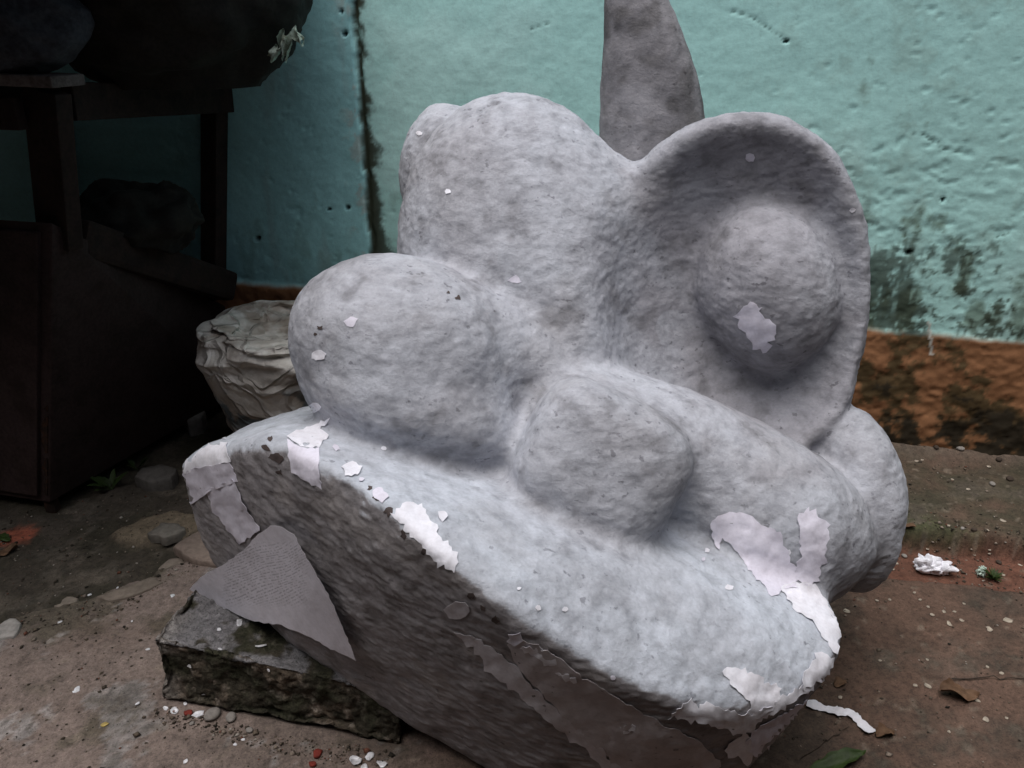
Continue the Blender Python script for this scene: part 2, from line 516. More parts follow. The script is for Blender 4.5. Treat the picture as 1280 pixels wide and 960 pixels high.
M_SHADE_WALL = plain_attr_mat('dull house render', (0.16, 0.13, 0.11))
M_TIN = plain_attr_mat('rusty roof sheet', (0.10, 0.075, 0.06))
shade_house = empty('shade_house', (0, -0.9, 0))
tag(shade_house, 'unseen dull rendered wall with a tin overhang, added to block sky light behind the camera', 'shade_house')
v, f = box_verts(-6, 6, -1.2, -0.9, 0, 2.9)
mesh_obj('wall', v, f, M_SHADE_WALL, shade_house, smooth=False)
v = [(-6, -1.3, 2.92), (6, -1.3, 2.92), (6, 0.05, 2.6), (-6, 0.05, 2.6), (-6, -1.3, 2.95), (6, -1.3, 2.95), (6, 0.05, 2.63), (-6, 0.05, 2.63)]
mesh_obj('shade_eave', v, box_verts(0, 1, 0, 1, 0, 1)[1], M_TIN, shade_house, smooth=False)
v, f = box_verts(2.7, 2.9, -0.88, 2.0, 0, 2.6)
side = mesh_obj('shade_wall', v, f, M_SHADE_WALL, None, smooth=False, loc=(2.8, 0.5, 0))  # out of view at the right, added to cut low sky light
tag(side, 'unseen dull rendered wall added to cut sky light on the side away from the junk', 'wall')
v, f = box_verts(-4.6, -4.4, -0.88, 3.4, 0, 2.6)
side = mesh_obj('shade_wall', v, f, M_SHADE_WALL, None, smooth=False, loc=(-4.5, 1.2, 0))  # its counterpart at the left, also added against side light
tag(side, 'unseen dull rendered wall added to cut sky light behind the lean-to poles', 'wall')


# ---------------------------------------------------------------- the sculpture: one solid grown from blended volumes
def to_cam(px, py, t):
    return np.array([(px - 640) / FPX * t, (py - 480) / FPX * t, t])

def cam_to_world(c):
    x, yd, z = c[..., 0], c[..., 1], c[..., 2]
    return np.stack([x, z * CP - yd * SP, CAM_H - z * SP - yd * CP], axis=-1)

def world_to_cam(w):
    x, y, z = w[..., 0], w[..., 1], w[..., 2] - CAM_H
    return np.stack([x, -(y * SP + z * CP), y * CP - z * SP], axis=-1)

def rot_z(deg):
    a = math.radians(deg)
    return np.array([[math.cos(a), -math.sin(a), 0], [math.sin(a), math.cos(a), 0], [0, 0, 1]])

def rot_x(deg):
    a = math.radians(deg)
    return np.array([[1, 0, 0], [0, math.cos(a), -math.sin(a)], [0, math.sin(a), math.cos(a)]])

def rot_y(deg):
    a = math.radians(deg)
    return np.array([[math.cos(a), 0, math.sin(a)], [0, 1, 0], [-math.sin(a), 0, math.cos(a)]])

class Ell:
    def __init__(s, px, py, t, rx, ry, rz, roll=0, yaw=0, tilt=0, power=2.0):
        s.c = to_cam(px, py, t)
        s.r = np.array([rx * t / FPX, ry * t / FPX, rz])
        s.m = (rot_z(roll) @ rot_y(yaw) @ rot_x(tilt)).T
        s.p = power
    def __call__(s, X, Y, Z):
        x, y, z = X - s.c[0], Y - s.c[1], Z - s.c[2]
        m = s.m.astype(np.float32)
        a = m[0, 0] * x + m[0, 1] * y + m[0, 2] * z
        b = m[1, 0] * x + m[1, 1] * y + m[1, 2] * z
        c = m[2, 0] * x + m[2, 1] * y + m[2, 2] * z
        r = s.r.astype(np.float32)
        if s.p == 2.0:
            k0 = np.sqrt((a / r[0]) ** 2 + (b / r[1]) ** 2 + (c / r[2]) ** 2)
        else:
            k0 = (np.abs(a / r[0]) ** s.p + np.abs(b / r[1]) ** s.p + np.abs(c / r[2]) ** s.p) ** (1 / s.p)
        k1 = np.sqrt((a / r[0] ** 2) ** 2 + (b / r[1] ** 2) ** 2 + (c / r[2] ** 2) ** 2) + 1e-6
        return np.where(k0 < 0.25, (k0 - 1) * float(min(r)), k0 * (k0 - 1) / k1).astype(np.float32)

def smin(a, b, k):
    h = np.clip(0.5 + 0.5 * (b - a) / k, 0, 1)
    return b * (1 - h) + a * h - k * h * (1 - h)

def smax(a, b, k):
    return -smin(-a, -b, k)

class Hull:
    def __init__(s, pts, rnd, k):
        bm = bmesh.new()
        for p in pts:
            bm.verts.new(Vector(to_cam(*p)))
        bmesh.ops.convex_hull(bm, input=bm.verts)
        bmesh.ops.dissolve_limit(bm, angle_limit=math.radians(4), verts=bm.verts, edges=bm.edges)
        bm.normal_update()
        c = sum((v.co for v in bm.verts), Vector()) / len(bm.verts)
        s.planes = []
        for f in bm.faces:
            n = f.normal.copy()
            o = n.dot(f.calc_center_median())
            if n.dot(c) - o > 0:
                n, o = -n, -o
            s.planes.append((n[0], n[1], n[2], o - rnd))
        bm.free()
        s.rnd, s.k = rnd, k
    def __call__(s, X, Y, Z):
        k = s.k
        acc = 0
        for n in s.planes:
            d = n[0] * X + n[1] * Y + n[2] * Z - np.float32(n[3])
            acc = acc + np.exp(np.clip(d / k, -40, 40))
        return (np.log(acc) * k - s.rnd - s.k * 0.9).astype(np.float32)

def sculpture_parts():
    base = Hull([
        # rim of the slab
        (223, 582, 1.70), (262, 560, 1.58), (338, 548, 1.38), (430, 588, 1.27), (500, 645, 1.20), (570, 712, 1.16), (650, 782, 1.15),
        (760, 848, 1.16), (880, 888, 1.19), (990, 882, 1.27), (1060, 808, 1.36), (1044, 752, 1.48),
        # far edge
        (240, 566, 1.78), (330, 523, 1.84), (420, 505, 1.90), (700, 560, 2.0), (950, 640, 1.85),
        # underside
        (258, 692, 1.86), (350, 795, 1.72), (450, 866, 1.66), (600, 962, 1.58), (760, 1035, 1.50), (900, 1000, 1.46), (965, 930, 1.45),
        (500, 730, 2.05), (800, 860, 1.95), (990, 820, 1.75)], 0.020, 0.011)
    P = {}
    P['base'] = base
    P['front_lobe'] = Ell(511, 441, 1.62, 150, 116, 0.22, roll=24)
    P['front_foot'] = Ell(530, 512, 1.65, 150, 72, 0.25, roll=18)
    P['bridge'] = Ell(640, 440, 1.72, 112, 64, 0.19, roll=38)
    P['upper_lobe'] = Ell(642, 322, 1.84, 142, 197, 0.24, power=2.2)
    P['rear_lobe'] = Ell(556, 215, 2.0, 55, 84, 0.16, roll=8)
    P['body'] = Ell(755, 418, 1.84, 190, 205, 0.25, roll=-10)
    P['apron'] = Ell(865, 425, 1.78, 205, 125, 0.20, roll=32)
    P['bowl'] = Ell(924, 360, 1.76, 152, 208, 0.19, roll=-8, tilt=13, power=2.4)
    P['bowl_cut'] = Ell(940, 366, 1.55, 184, 240, 0.25, roll=-10, tilt=14, power=2.15)
    P['ball'] = Ell(958, 360, 1.76, 82, 105, 0.17, roll=-18)
    P['band'] = Ell(845, 585, 1.69, 260, 96, 0.21, roll=25)
    P['knee'] = Ell(744, 576, 1.55, 99, 88, 0.20, roll=29, power=3.6)
    P['belly'] = Ell(946, 662, 1.67, 118, 106, 0.20)
    P['side_lobe'] = Ell(1062, 622, 1.77, 58, 115, 0.15, roll=-4)
    return P

H_GRID = 0.0042
def grow_sculpture():
    P = sculpture_parts()
    x0, x1, y0, y1, z0, z1 = -0.80, 0.92, -0.72, 0.93, 1.12, 2.22
    xs = np.arange(x0, x1, H_GRID, dtype=np.float32)
    ys = np.arange(y0, y1, H_GRID, dtype=np.float32)
    zs = np.arange(z0, z1, H_GRID, dtype=np.float32)
    def field(X, Y, Z):
        q = {k: f(X, Y, Z) for k, f in P.items()}
        d = smin(q['upper_lobe'], q['rear_lobe'], 0.02)
        d = smin(d, q['body'], 0.09)
        d = smin(d, q['apron'], 0.06)
        d = smin(d, q['bowl'], 0.04)
        d = smax(d, -q['bowl_cut'], 0.032 + 0.055 * sstep(0.40, 0.26, X + 0 * Y))          # the cup opens softly towards the body
        d = smin(d, q['ball'], 0.035)
        e = smin(smin(q['band'], q['belly'], 0.08), q['side_lobe'], 0.022)
        g = smin(smin(q['front_lobe'], q['front_foot'], 0.045), q['bridge'], 0.05)
        e = smin(smin(e, q['knee'], 0.042), g, 0.03)
        d = smin(d, e, 0.02)
        d = smin(d, q['base'], 0.032)
        return d
    # coarse pass, then only the blocks near the surface in full
    B = 6
    nb = [int(math.ceil(len(q) / B)) for q in (xs, ys, zs)]
    xs, ys, zs = [q0 + H_GRID * np.arange(m * B, dtype=np.float32) for q0, m in zip((x0, y0, z0), nb)]
    cx, cy, cz = [(q.reshape(-1, B).mean(1)) for q in (xs, ys, zs)]
    CX, CY, CZ = np.meshgrid(cx, cy, cz, indexing='ij')
    Dc = field(CX.ravel(), CY.ravel(), CZ.ravel()).reshape(CX.shape)
    D = np.repeat(np.repeat(np.repeat(Dc, B, 0), B, 1), B, 2)
    blk = np.argwhere(np.abs(Dc) < B * H_GRID * 1.25)
    g = np.stack(np.meshgrid(*[np.arange(B)] * 3, indexing='ij'), -1).reshape(-1, 3)
    vox = (blk[:, None, :] * B + g[None]).reshape(-1, 3)
    D[vox[:, 0], vox[:, 1], vox[:, 2]] = field(xs[vox[:, 0]], ys[vox[:, 1]], zs[vox[:, 2]])
    S = D < 0
    nx, ny, nz = D.shape
    cnt = np.zeros((nx - 1, ny - 1, nz - 1), dtype=np.int8)
    for i in (0, 1):
        for j in (0, 1):
            for k in (0, 1):
                cnt += S[i:nx - 1 + i, j:ny - 1 + j, k:nz - 1 + k]
    act = np.argwhere((cnt > 0) & (cnt < 8))
    idx = -np.ones(cnt.shape, dtype=np.int32)
    idx[act[:, 0], act[:, 1], act[:, 2]] = np.arange(len(act))
    acc = np.zeros((len(act), 3), dtype=np.float64)
    num = np.zeros(len(act))
    corners = [(i, j, k) for i in (0, 1) for j in (0, 1) for k in (0, 1)]
    val = {c: D[act[:, 0] + c[0], act[:, 1] + c[1], act[:, 2] + c[2]] for c in corners}
    for c in corners:
        for ax in range(3):
            if c[ax] == 0:
                c2 = tuple(1 if q == ax else c[q] for q in range(3))
                a, b = val[c], val[c2]
                m = (a < 0) != (b < 0)
                t = np.where(m, a / np.where(m, a - b, 1), 0)
                p = np.tile(np.array(c, dtype=np.float64), (len(act), 1))
                p[:, ax] = t
                acc[m] += p[m]
                num[m] += 1
    v = (act + acc / num[:, None]) * H_GRID + np.array([x0, y0, z0])
    quads = []
    for ax in range(3):
        sl0 = [slice(1, n - 1) for n in D.shape]
        a0 = [slice(1, n - 1) for n in D.shape]
        a1 = [slice(1, n - 1) for n in D.shape]
        a0[ax] = slice(0, D.shape[ax] - 1)
        a1[ax] = slice(1, D.shape[ax])
        sa, sb = S[tuple(a0)], S[tuple(a1)]
        e = np.argwhere(sa != sb)
        flip = sa[e[:, 0], e[:, 1], e[:, 2]]
        o = np.array([1, 1, 1]); o[ax] = 0
        e = e + o
        u, w = [q for q in range(3) if q != ax]
        du = np.zeros(3, int); du[u] = 1
        dw = np.zeros(3, int); dw[w] = 1
        g = lambda q: idx[q[:, 0], q[:, 1], q[:, 2]]
        q = np.stack([g(e - du - dw), g(e - dw), g(e), g(e - du)], axis=1)
        if ax == 1:
            flip = ~flip
        q[~flip] = q[~flip][:, ::-1]
        quads.append(q)
    F = np.concatenate(quads)
    return v, F, P, field

def vert_normals(v, f):
    n = np.cross(v[f[:, 2]] - v[f[:, 0]], v[f[:, 3]] - v[f[:, 1]])
    vn = np.zeros_like(v)
    for k in range(4):
        for a in range(3):
            vn[:, a] += np.bincount(f[:, k], weights=n[:, a], minlength=len(v))
    return vn / (np.linalg.norm(vn, axis=1)[:, None] + 1e-12)

SC_LOC = np.array([0.15, 1.35, 0.0])
M_PULP = pulp_material('grey paper pulp')

def build_sculpture():
    cv, cf, P, field = grow_sculpture()
    w = cam_to_world(cv)
    n = vert_normals(w, cf)
    if (n * (w - w.mean(0))).sum(1).mean() < 0:
        cf = cf[:, ::-1]
        n = -n
    # lumps, dents and layered torn paper
    d = 0.0085 * fbm(w, 8, 3, 3) + 0.0030 * fbm(w, 26, 3, 11) + 0.0018 * fbm(w, (60, 60, 110), 2, 23)
    w = w + n * d[:, None]
    n = vert_normals(w, cf)
    # which volume each point belongs to
    c = world_to_cam(w).astype(np.float32)
    names = ['base', 'front_lobe', 'upper_lobe', 'rear_lobe', 'bowl', 'ball', 'knee', 'belly', 'side_lobe']
    dist = []
    for k in names:
        q = P[k](c[:, 0], c[:, 1], c[:, 2])
        if k == 'bowl':
            q = np.minimum(np.minimum(q, P['apron'](c[:, 0], c[:, 1], c[:, 2])), np.abs(P['bowl_cut'](c[:, 0], c[:, 1], c[:, 2])))
        if k == 'upper_lobe':
            q = np.minimum(q, P['body'](c[:, 0], c[:, 1], c[:, 2]))
        if k == 'belly':
            q = np.minimum(q, P['band'](c[:, 0], c[:, 1], c[:, 2]))
        if k == 'front_lobe':
            q = np.minimum(np.minimum(q, P['front_foot'](c[:, 0], c[:, 1], c[:, 2])), P['bridge'](c[:, 0], c[:, 1], c[:, 2]))
        if k == 'ball':
            q = q - 0.004
        dist.append(q)
    own = np.argmin(np.stack(dist), axis=0)
    # colour: grey pulp, bluish white wash on some volumes, stains, some painted shade
    base = np.tile(np.array([0.375, 0.38, 0.415]), (len(w), 1))
    big = fbm(w, 5, 5, 41, 0.62)
    spots = fbm(w, 15, 5, 57, 0.65)
    ww = np.exp(-(np.stack(dist) - np.min(np.stack(dist), axis=0)) / 0.03)
    ww /= ww.sum(0)
    wash = np.clip(0.22 + 0.7 * sstep(0.3, 0.9, ww[0]) - 0.25 * sstep(0.2, 0.8, ww[4] + ww[5]), 0, 1)
    base = mixc(base, (0.305, 0.30, 0.32), sstep(0.0, 0.4, big) * 0.6)
    base = mixc(base, (0.285, 0.28, 0.305), sstep(0.2, 0.8, ww[4] + ww[5]) * 0.6)       # cup and ball: little wash, and their shade deepened in the colour
    base = mixc(base, (0.52, 0.555, 0.615), np.clip(wash * (0.7 + 0.3 * sstep(-0.35, 0.15, -big + 0.4 * spots)) + 0.22 * sstep(0.0, 0.35, -big), 0, 1))
    base = mixc(base, (0.18, 0.178, 0.19), sstep(0.10, 0.45, spots + 0.45 * big) * 0.6 * (1 - 0.6 * wash))
    base = mixc(base, (0.30, 0.285, 0.28), sstep(0.15, 0.45, fbm(w, 7, 4, 59)) * 0.15)
    # the wash stops raggedly at the rim of the slab; its outer side is bare pulp, with shade painted in where it turns down
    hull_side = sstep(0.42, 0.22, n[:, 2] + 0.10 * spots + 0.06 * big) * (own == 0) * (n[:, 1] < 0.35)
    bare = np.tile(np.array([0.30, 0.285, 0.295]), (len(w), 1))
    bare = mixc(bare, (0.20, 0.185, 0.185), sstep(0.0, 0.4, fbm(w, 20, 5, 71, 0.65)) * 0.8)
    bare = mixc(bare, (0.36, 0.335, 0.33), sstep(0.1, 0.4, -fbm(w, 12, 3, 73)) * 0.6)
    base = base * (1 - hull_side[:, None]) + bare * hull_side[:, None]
    root = empty('abstract_sculpture', SC_LOC)
    tag(root, 'large grey papier-mache sculpture of rounded lobes with a hollow cup and a horn', 'sculpture')
    fo = own[cf]
    fown = np.where(fo[:, 0] == fo[:, 2], fo[:, 0], fo[:, 1])
    # smooth the ownership a little so that part borders are clean
    for i, k in enumerate(names):
        sel = np.where(fown == i)[0]
        if len(sel) == 0:
            continue
        ff = cf[sel]
        used, inv = np.unique(ff, return_inverse=True)
        o = mesh_obj(k, w[used] - SC_LOC, inv.reshape(-1, 4), M_PULP, None)
        o.parent = root
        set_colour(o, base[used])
        o.data.normals_split_custom_set_from_vertices(n[used].astype(np.float32))
    return root, w, n, cf

SCULPT, S_W, S_N, S_F = build_sculpture()
_front = S_F[((S_W[S_F[:, 0]] - np.array([0, 0, CAM_H])) * S_N[S_F[:, 0]]).sum(1) < 0.2]
S_BVH = BVHTree.FromPolygons(S_W.tolist(), _front.tolist())
from mathutils.geometry import delaunay_2d_cdt

# ---------------------------------------------------------------- horn behind the lobes
def loft(rings, close_top=True):
    n = len(rings[0])
    v = np.concatenate(rings)
    f = []
    for k in range(len(rings) - 1):
        for i in range(n):
            j = (i + 1) % n
            f.append((k * n + i, k * n + j, (k + 1) * n + j, (k + 1) * n + i))
    f = np.array(f)
    return v, f

def build_horn():
    lv = [(-78, 772, 778), (-72, 767, 786), (-60, 762, 796), (-30, 757, 816), (0, 754, 832), (30, 753, 845), (60, 752, 857), (90, 751, 867),
          (120, 750, 873), (150, 749, 878), (190, 748, 882), (230, 746, 886), (300, 742, 892), (360, 742, 892)]
    ys = np.linspace(lv[0][0], lv[-1][0], 110)
    le = np.interp(ys, [l[0] for l in lv], [l[1] for l in lv])
    ri = np.interp(ys, [l[0] for l in lv], [l[2] for l in lv])
    y0 = 2.10
    rings = []
    th = np.linspace(0, 2 * math.pi, 96, endpoint=False)
    for y, a, b in zip(ys, le, ri):
        ra, rb = ray(a, y), ray(b, y)
        pa, pb = ra * (y0 / ra[1]), rb * (y0 / rb[1])
        cx, hw, z = (pa[0] + pb[0]) / 2, (pb[0] - pa[0]) / 2, CAM_H + pa[2]
        prof = np.where(np.sin(th) < 0, 0.85, 0.85)          # flatter on the yard side
        rings.append(np.stack([cx + hw * np.cos(th), y0 + hw * prof * np.sin(th) - 0.03 * (ys[-1] - y) / 300.0, np.full_like(th, z)], axis=1))
    v, f = loft(rings)
    nrm = vert_normals(v, f)
    d = 0.006 * fbm(v, 8, 3, 301) + 0.003 * fbm(v, 26, 3, 302) + 0.001 * fbm(v, 70, 2, 303)
    v = v + nrm * d[:, None] * np.sign((nrm * (v - v.mean(0))).sum(1).mean())
    o = mesh_obj('horn', v - SC_LOC, f[:, ::-1], M_PULP, None)
    o.parent = SCULPT
    c = np.tile(np.array([0.27, 0.262, 0.275]), (len(v), 1))
    n1 = fbm(v, 10, 4, 310)
    c = mixc(c, (0.12, 0.115, 0.115), sstep(-0.1, 0.30, n1 + 0.5 * fbm(v, 30, 3, 311)) * 0.75)
    c = mixc(c, (0.40, 0.39, 0.41), sstep(0.1, 0.4, -n1) * 0.6)
    set_colour(o, c)
    o['label'] = 'tall tapering horn of darker unwashed paper pulp'
build_horn()

# ---------------------------------------------------------------- torn paper stuck on the sculpture
def paper_material(name, c, dirt, lines=False):
    m, nt, b = new_mat(name, 0.75, 0.25)
    v = coords(nt)
    n1 = noise_tex(nt, v, 22, 4, 0.6)
    n2 = noise_tex(nt, v, 160, 3, 0.6)
    k = mix(nt, c, dirt, ramp(nt, n1, [(0.42, 0.0), (0.72, 0.85)]))
    k = mix(nt, k, ramp(nt, n2, [(0.3, 0.9), (0.6, 1.0)]), 1.0, 'MULTIPLY')
    if lines:
        uv = nd(nt, 'ShaderNodeUVMap', uv_map='UVMap')
        mp = nd(nt, 'ShaderNodeMapping')
        nt.links.new(uv.outputs[0], mp.inputs['Vector'])
        mp.inputs['Rotation'].default_value = (0, 0, math.radians(lines))
        ds = nd(nt, 'ShaderNodeTexNoise', Scale=3.0, Detail=1.0)
        nt.links.new(mp.outputs[0], ds.inputs['Vector'])
        ad = nd(nt, 'ShaderNodeVectorMath', operation='MULTIPLY_ADD')
        nt.links.new(ds.outputs['Color'], ad.inputs[0])
        ad.inputs[1].default_value = (0.02, 0.16, 0)
        nt.links.new(mp.outputs[0], ad.inputs[2])
        wv = nd(nt, 'ShaderNodeTexWave', wave_type='BANDS', bands_direction='Y', Scale=15.0, Distortion=0.0)
        nt.links.new(ad.outputs[0], wv.inputs['Vector'])
        sc = nd(nt, 'ShaderNodeMapping')
        nt.links.new(ad.outputs[0], sc.inputs['Vector'])
        sc.inputs['Scale'].default_value = (80, 46, 1)
        wd = nd(nt, 'ShaderNodeTexNoise', Scale=1.0, Detail=3.0)
        nt.links.new(sc.outputs[0], wd.inputs['Vector'])
        sx = nd(nt, 'ShaderNodeSeparateXYZ')
        nt.links.new(uv.outputs[0], sx.inputs[0])
        area = math_node(nt, 'MULTIPLY', ramp(nt, sx.outputs[0], [(0.18, 0.0), (0.24, 1.0), (0.66, 1.0), (0.74, 0.0)]), ramp(nt, sx.outputs[1], [(0.10, 0.0), (0.16, 1.0), (0.55, 1.0), (0.62, 0.0)]))
        ink = math_node(nt, 'MULTIPLY', ramp(nt, wv.outputs['Fac'], [(0.55, 0.0), (0.75, 1.0)]), ramp(nt, wd.outputs['Fac'], [(0.47, 0.0), (0.53, 1.0)]))
        ink = math_node(nt, 'MULTIPLY', ink, area)
        k = mix(nt, k, (0.06, 0.06, 0.09), math_node(nt, 'MULTIPLY', ink, 0.42))
    nt.links.new(k, b.inputs['Base Color'])
    n3 = bump(nt, b, n1, 0.35, 0.006)
    bump(nt, b, n2, 0.25, 0.001, n3)
    return m

M_WHITE_PAPER = paper_material('white paper', (0.80, 0.80, 0.86), (0.66, 0.64, 0.68))
M_GREY_PAPER = paper_material('grey damp paper', (0.62, 0.60, 0.64), (0.46, 0.43, 0.44))
M_LILAC_PAPER = paper_material('lilac white paper', (0.70, 0.68, 0.77), (0.58, 0.55, 0.62))
M_BROWN_PAPER = paper_material('damp newsprint', (0.52, 0.485, 0.50), (0.38, 0.345, 0.35))
M_WRITTEN = paper_material('written sheet', (0.72, 0.70, 0.77), (0.60, 0.58, 0.63), lines=24)
M_RIM_FLAKE = paper_material('flaking dark paper', (0.085, 0.065, 0.06), (0.05, 0.04, 0.04))

def torn_outline(poly, step=5.0, jag=1.3, seed=0):
    r = np.random.default_rng(seed)
    out = []
    n = len(poly)
    for i in range(n):
        a, b = np.array(poly[i], float), np.array(poly[(i + 1) % n], float)
        L = np.linalg.norm(b - a)
        m = max(1, int(L / step))
        nn = np.array([-(b - a)[1], (b - a)[0]]) / (L + 1e-9)
        for k in range(m):
            out.append(a + (b - a) * (k / m) + nn * r.normal(0, jag) * (1 if k else 0.4))
    return np.array(out)

def sheet_mesh(poly, spacing, jag, seed):
    ol = torn_outline(poly, spacing, jag, seed)
    lo, hi = ol.min(0), ol.max(0)
    gx, gy = np.meshgrid(np.arange(lo[0], hi[0], spacing), np.arange(lo[1], hi[1], spacing))
    r = np.random.default_rng(seed + 5)
    g = np.stack([gx.ravel(), gy.ravel()], 1) + r.uniform(-0.25, 0.25, (gx.size, 2)) * spacing
    sd = poly_sd(g[:, 0], g[:, 1], [tuple(p) for p in ol])
    g = g[sd < -spacing * 0.45]
    pts = np.concatenate([ol, g])
    n = len(ol)
    res = delaunay_2d_cdt([Vector(p) for p in pts.tolist()], [], [list(range(n))], 1, 1e-4)
    vs = np.array([(p.x, p.y) for p in res[0]])
    fs = [tuple(q) for q in res[2]]
    edge = poly_sd(vs[:, 0], vs[:, 1], [tuple(p) for p in ol])
    return vs, fs, np.clip(-edge, 0, None)

def solid(v, f, n, thick):
    """give an open sheet a thickness; the cut edge has points of its own so that it stays crisp"""
    k = len(v)
    V = [np.asarray(v), v - n * thick]
    F = list(f) + [tuple(i + k for i in reversed(q)) for q in f]
    cnt = set()
    for q in f:
        for a, b in zip(q, q[1:] + q[:1]):
            cnt.add((a, b))
    m = 2 * k
    for (a, b) in cnt:
        if (b, a) not in cnt:
            V.append(np.stack([v[b], v[a], v[a] - n[a] * thick, v[b] - n[b] * thick]))
            F.append((m, m + 1, m + 2, m + 3))
            m += 4
    return np.concatenate(V), F

def cast(px, py):
    r = Vector(ray(px, py)).normalized()
    return S_BVH.ray_cast(Vector((0, 0, CAM_H)), r)

def paper_patch(poly, mat, seed, lift=0.0008, curl=0.0025, jag=1.2, spacing=4.0, name='paper_patch', label=None, wrinkle=0.0016):
    vs, fs, ed = sheet_mesh(poly, spacing, jag, seed)
    P, N, ok = np.zeros((len(vs), 3)), np.zeros((len(vs), 3)), np.zeros(len(vs), bool)
    for i, (x, y) in enumerate(vs):
        h = cast(x, y)
        if h[0] is not None:
            P[i], N[i], ok[i] = h[0], h[1], True
    if ok.sum() < 3:
        return None
    # drop what would stick out past the edge of the form
    tt = np.where(ok, P[:, 1] * CP - (P[:, 2] - CAM_H) * SP, 0)
    fs = [q for q in fs if all(ok[k] for k in q) and max(tt[k] for k in q) - min(tt[k] for k in q) < 0.05]
    if not fs:
        return None
    keep = sorted({k for q in fs for k in q})
    re_ = {k: i for i, k in enumerate(keep)}
    fs = [tuple(re_[k] for k in q) for q in fs]
    vs, P, N, ed = vs[keep], P[keep], N[keep], ed[keep]
    # smooth the sheet's normals over its neighbours
    for _ in range(2):
        acc = N.copy()
        for q in fs:
            for a in q:
                for b in q:
                    if a != b: acc[a] += N[b]
        N = acc / (np.linalg.norm(acc, axis=1)[:, None] + 1e-9)
    wr = wrinkle * (0.5 * fbm(P, 35, 3, seed) + 1.5 * (0.35 - np.abs(fbm(P, 42, 2, seed + 3))).clip(0, 1) * 2)
    up = lift + wr + curl * np.exp(-ed / 4.0) * np.clip(0.35 + vnoise(P, 50, seed + 9), 0, 1)
    V = P + N * up[:, None]
    V, F = solid(V, fs, N, 0.0006)
    o = mesh_obj(name, V - SC_LOC, F, mat, None, smooth=True)
    o.parent = SCULPT
    if label:
        o['label'] = label
    return o

W, L_, G, BR = M_WHITE_PAPER, M_LILAC_PAPER, M_GREY_PAPER, M_BROWN_PAPER
PATCHES = [
    (W, 0.8, [(224, 582), (233, 566), (262, 555), (286, 545), (284, 562), (290, 577), (258, 583), (232, 592)]),
    (L_, 0.8, [(226, 590), (258, 582), (288, 578), (298, 602), (262, 614), (240, 630), (231, 612)]),
    (L_, 0.8, [(257, 614), (292, 598), (308, 630), (327, 662), (300, 680), (280, 654), (266, 640), (264, 626)]),
    (W, 0.8, [(358, 546), (370, 539), (392, 533), (414, 521), (410, 530), (400, 537), (411, 546), (399, 560), (376, 558)]),
    (L_, 0.8, [(359, 549), (376, 560), (398, 561), (402, 612), (388, 603), (366, 590)]),
    (W, 2.0, [(488, 641), (512, 630), (527, 631), (537, 645), (546, 657), (551, 674), (564, 685), (571, 698), (568, 716), (548, 702), (524, 678), (505, 662)]),
    (W, 1.0, [(426, 584), (440, 578), (453, 584), (447, 595), (431, 596)]),
    (W, 1.0, [(547, 641), (556, 639), (559, 647), (553, 653), (548, 649)]),
    (L_, 1.0, [(466, 616), (478, 612), (486, 622), (478, 629), (468, 624)]),
    (G, 1.6, [(555, 762), (570, 750), (582, 752), (588, 764), (576, 772), (562, 772)]),
    (G, 1.6, [(568, 790), (590, 794), (612, 808), (632, 822), (655, 845), (690, 882), (720, 905), (765, 950), (790, 975), (770, 975), (735, 940), (690, 905), (652, 872), (622, 846), (606, 838), (604, 824), (584, 808)]),
    (BR, 1.6, [(634, 806), (650, 796), (700, 822), (740, 852), (800, 888), (870, 925), (900, 950), (890, 985), (800, 978), (740, 930), (696, 886), (655, 842)]),
    (L_, 1.2, [(636, 792), (650, 790), (654, 800), (644, 806), (634, 800)]),
    (W, 2.0, [(650, 809), (672, 806), (692, 818), (697, 830), (685, 832), (668, 820)]),
    (W, 2.0, [(694, 842), (712, 840), (722, 850), (708, 850)]),
    (W, 2.0, [(774, 908), (790, 905), (794, 912), (780, 915)]),
    (L_, 1.6, [(888, 655), (897, 645), (912, 640), (937, 643), (952, 656), (975, 664), (982, 685), (992, 705), (995, 735), (978, 737), (964, 746), (950, 726), (934, 708), (916, 684), (904, 672), (899, 688), (894, 684)]),
    (L_, 1.8, [(996, 646), (1010, 634), (1020, 642), (1036, 656), (1032, 690), (1024, 726), (1004, 730), (990, 722), (1000, 690), (999, 662)]),
    (W, 1.2, [(975, 736), (990, 728), (1018, 730), (1026, 742), (1040, 766), (1052, 800), (1044, 818), (1030, 800), (1017, 780), (990, 760)]),
    (W, 2.0, [(1003, 842), (1014, 826), (1022, 815), (1042, 822), (1046, 832), (1034, 848), (1016, 856), (1003, 864)]),
    (W, 2.2, [(902, 840), (918, 834), (942, 842), (960, 852), (975, 860), (972, 882), (948, 896), (932, 902), (936, 876), (918, 862)]),
    (W, 2.4, [(834, 898), (852, 878), (862, 873), (872, 884), (882, 876), (902, 884), (930, 892), (946, 888), (990, 866), (1012, 854), (1016, 862), (975, 886), (944, 905), (930, 918), (905, 910), (868, 900)]),
    (L_, 1.6, [(930, 924), (950, 906), (990, 884), (1028, 858), (1020, 880), (975, 920), (950, 945), (938, 940)]),
    (W, 1.6, [(904, 936), (915, 925), (928, 914), (938, 922), (939, 942), (932, 956), (922, 944), (910, 944)]),
    (L_, 2.2, [(918, 396), (926, 386), (938, 376), (954, 384), (953, 394), (966, 402), (970, 412), (966, 432), (958, 440), (942, 436), (938, 424), (924, 410)]),
]
for i, (m, j, poly) in enumerate(PATCHES):
    flat = i in (9, 10, 11)
    paper_patch(poly, m, 400 + i, jag=j, spacing=6.0 if flat else 4.0, lift=0.0006 if flat else 0.0008, curl=0.0008 if flat else 0.0025)

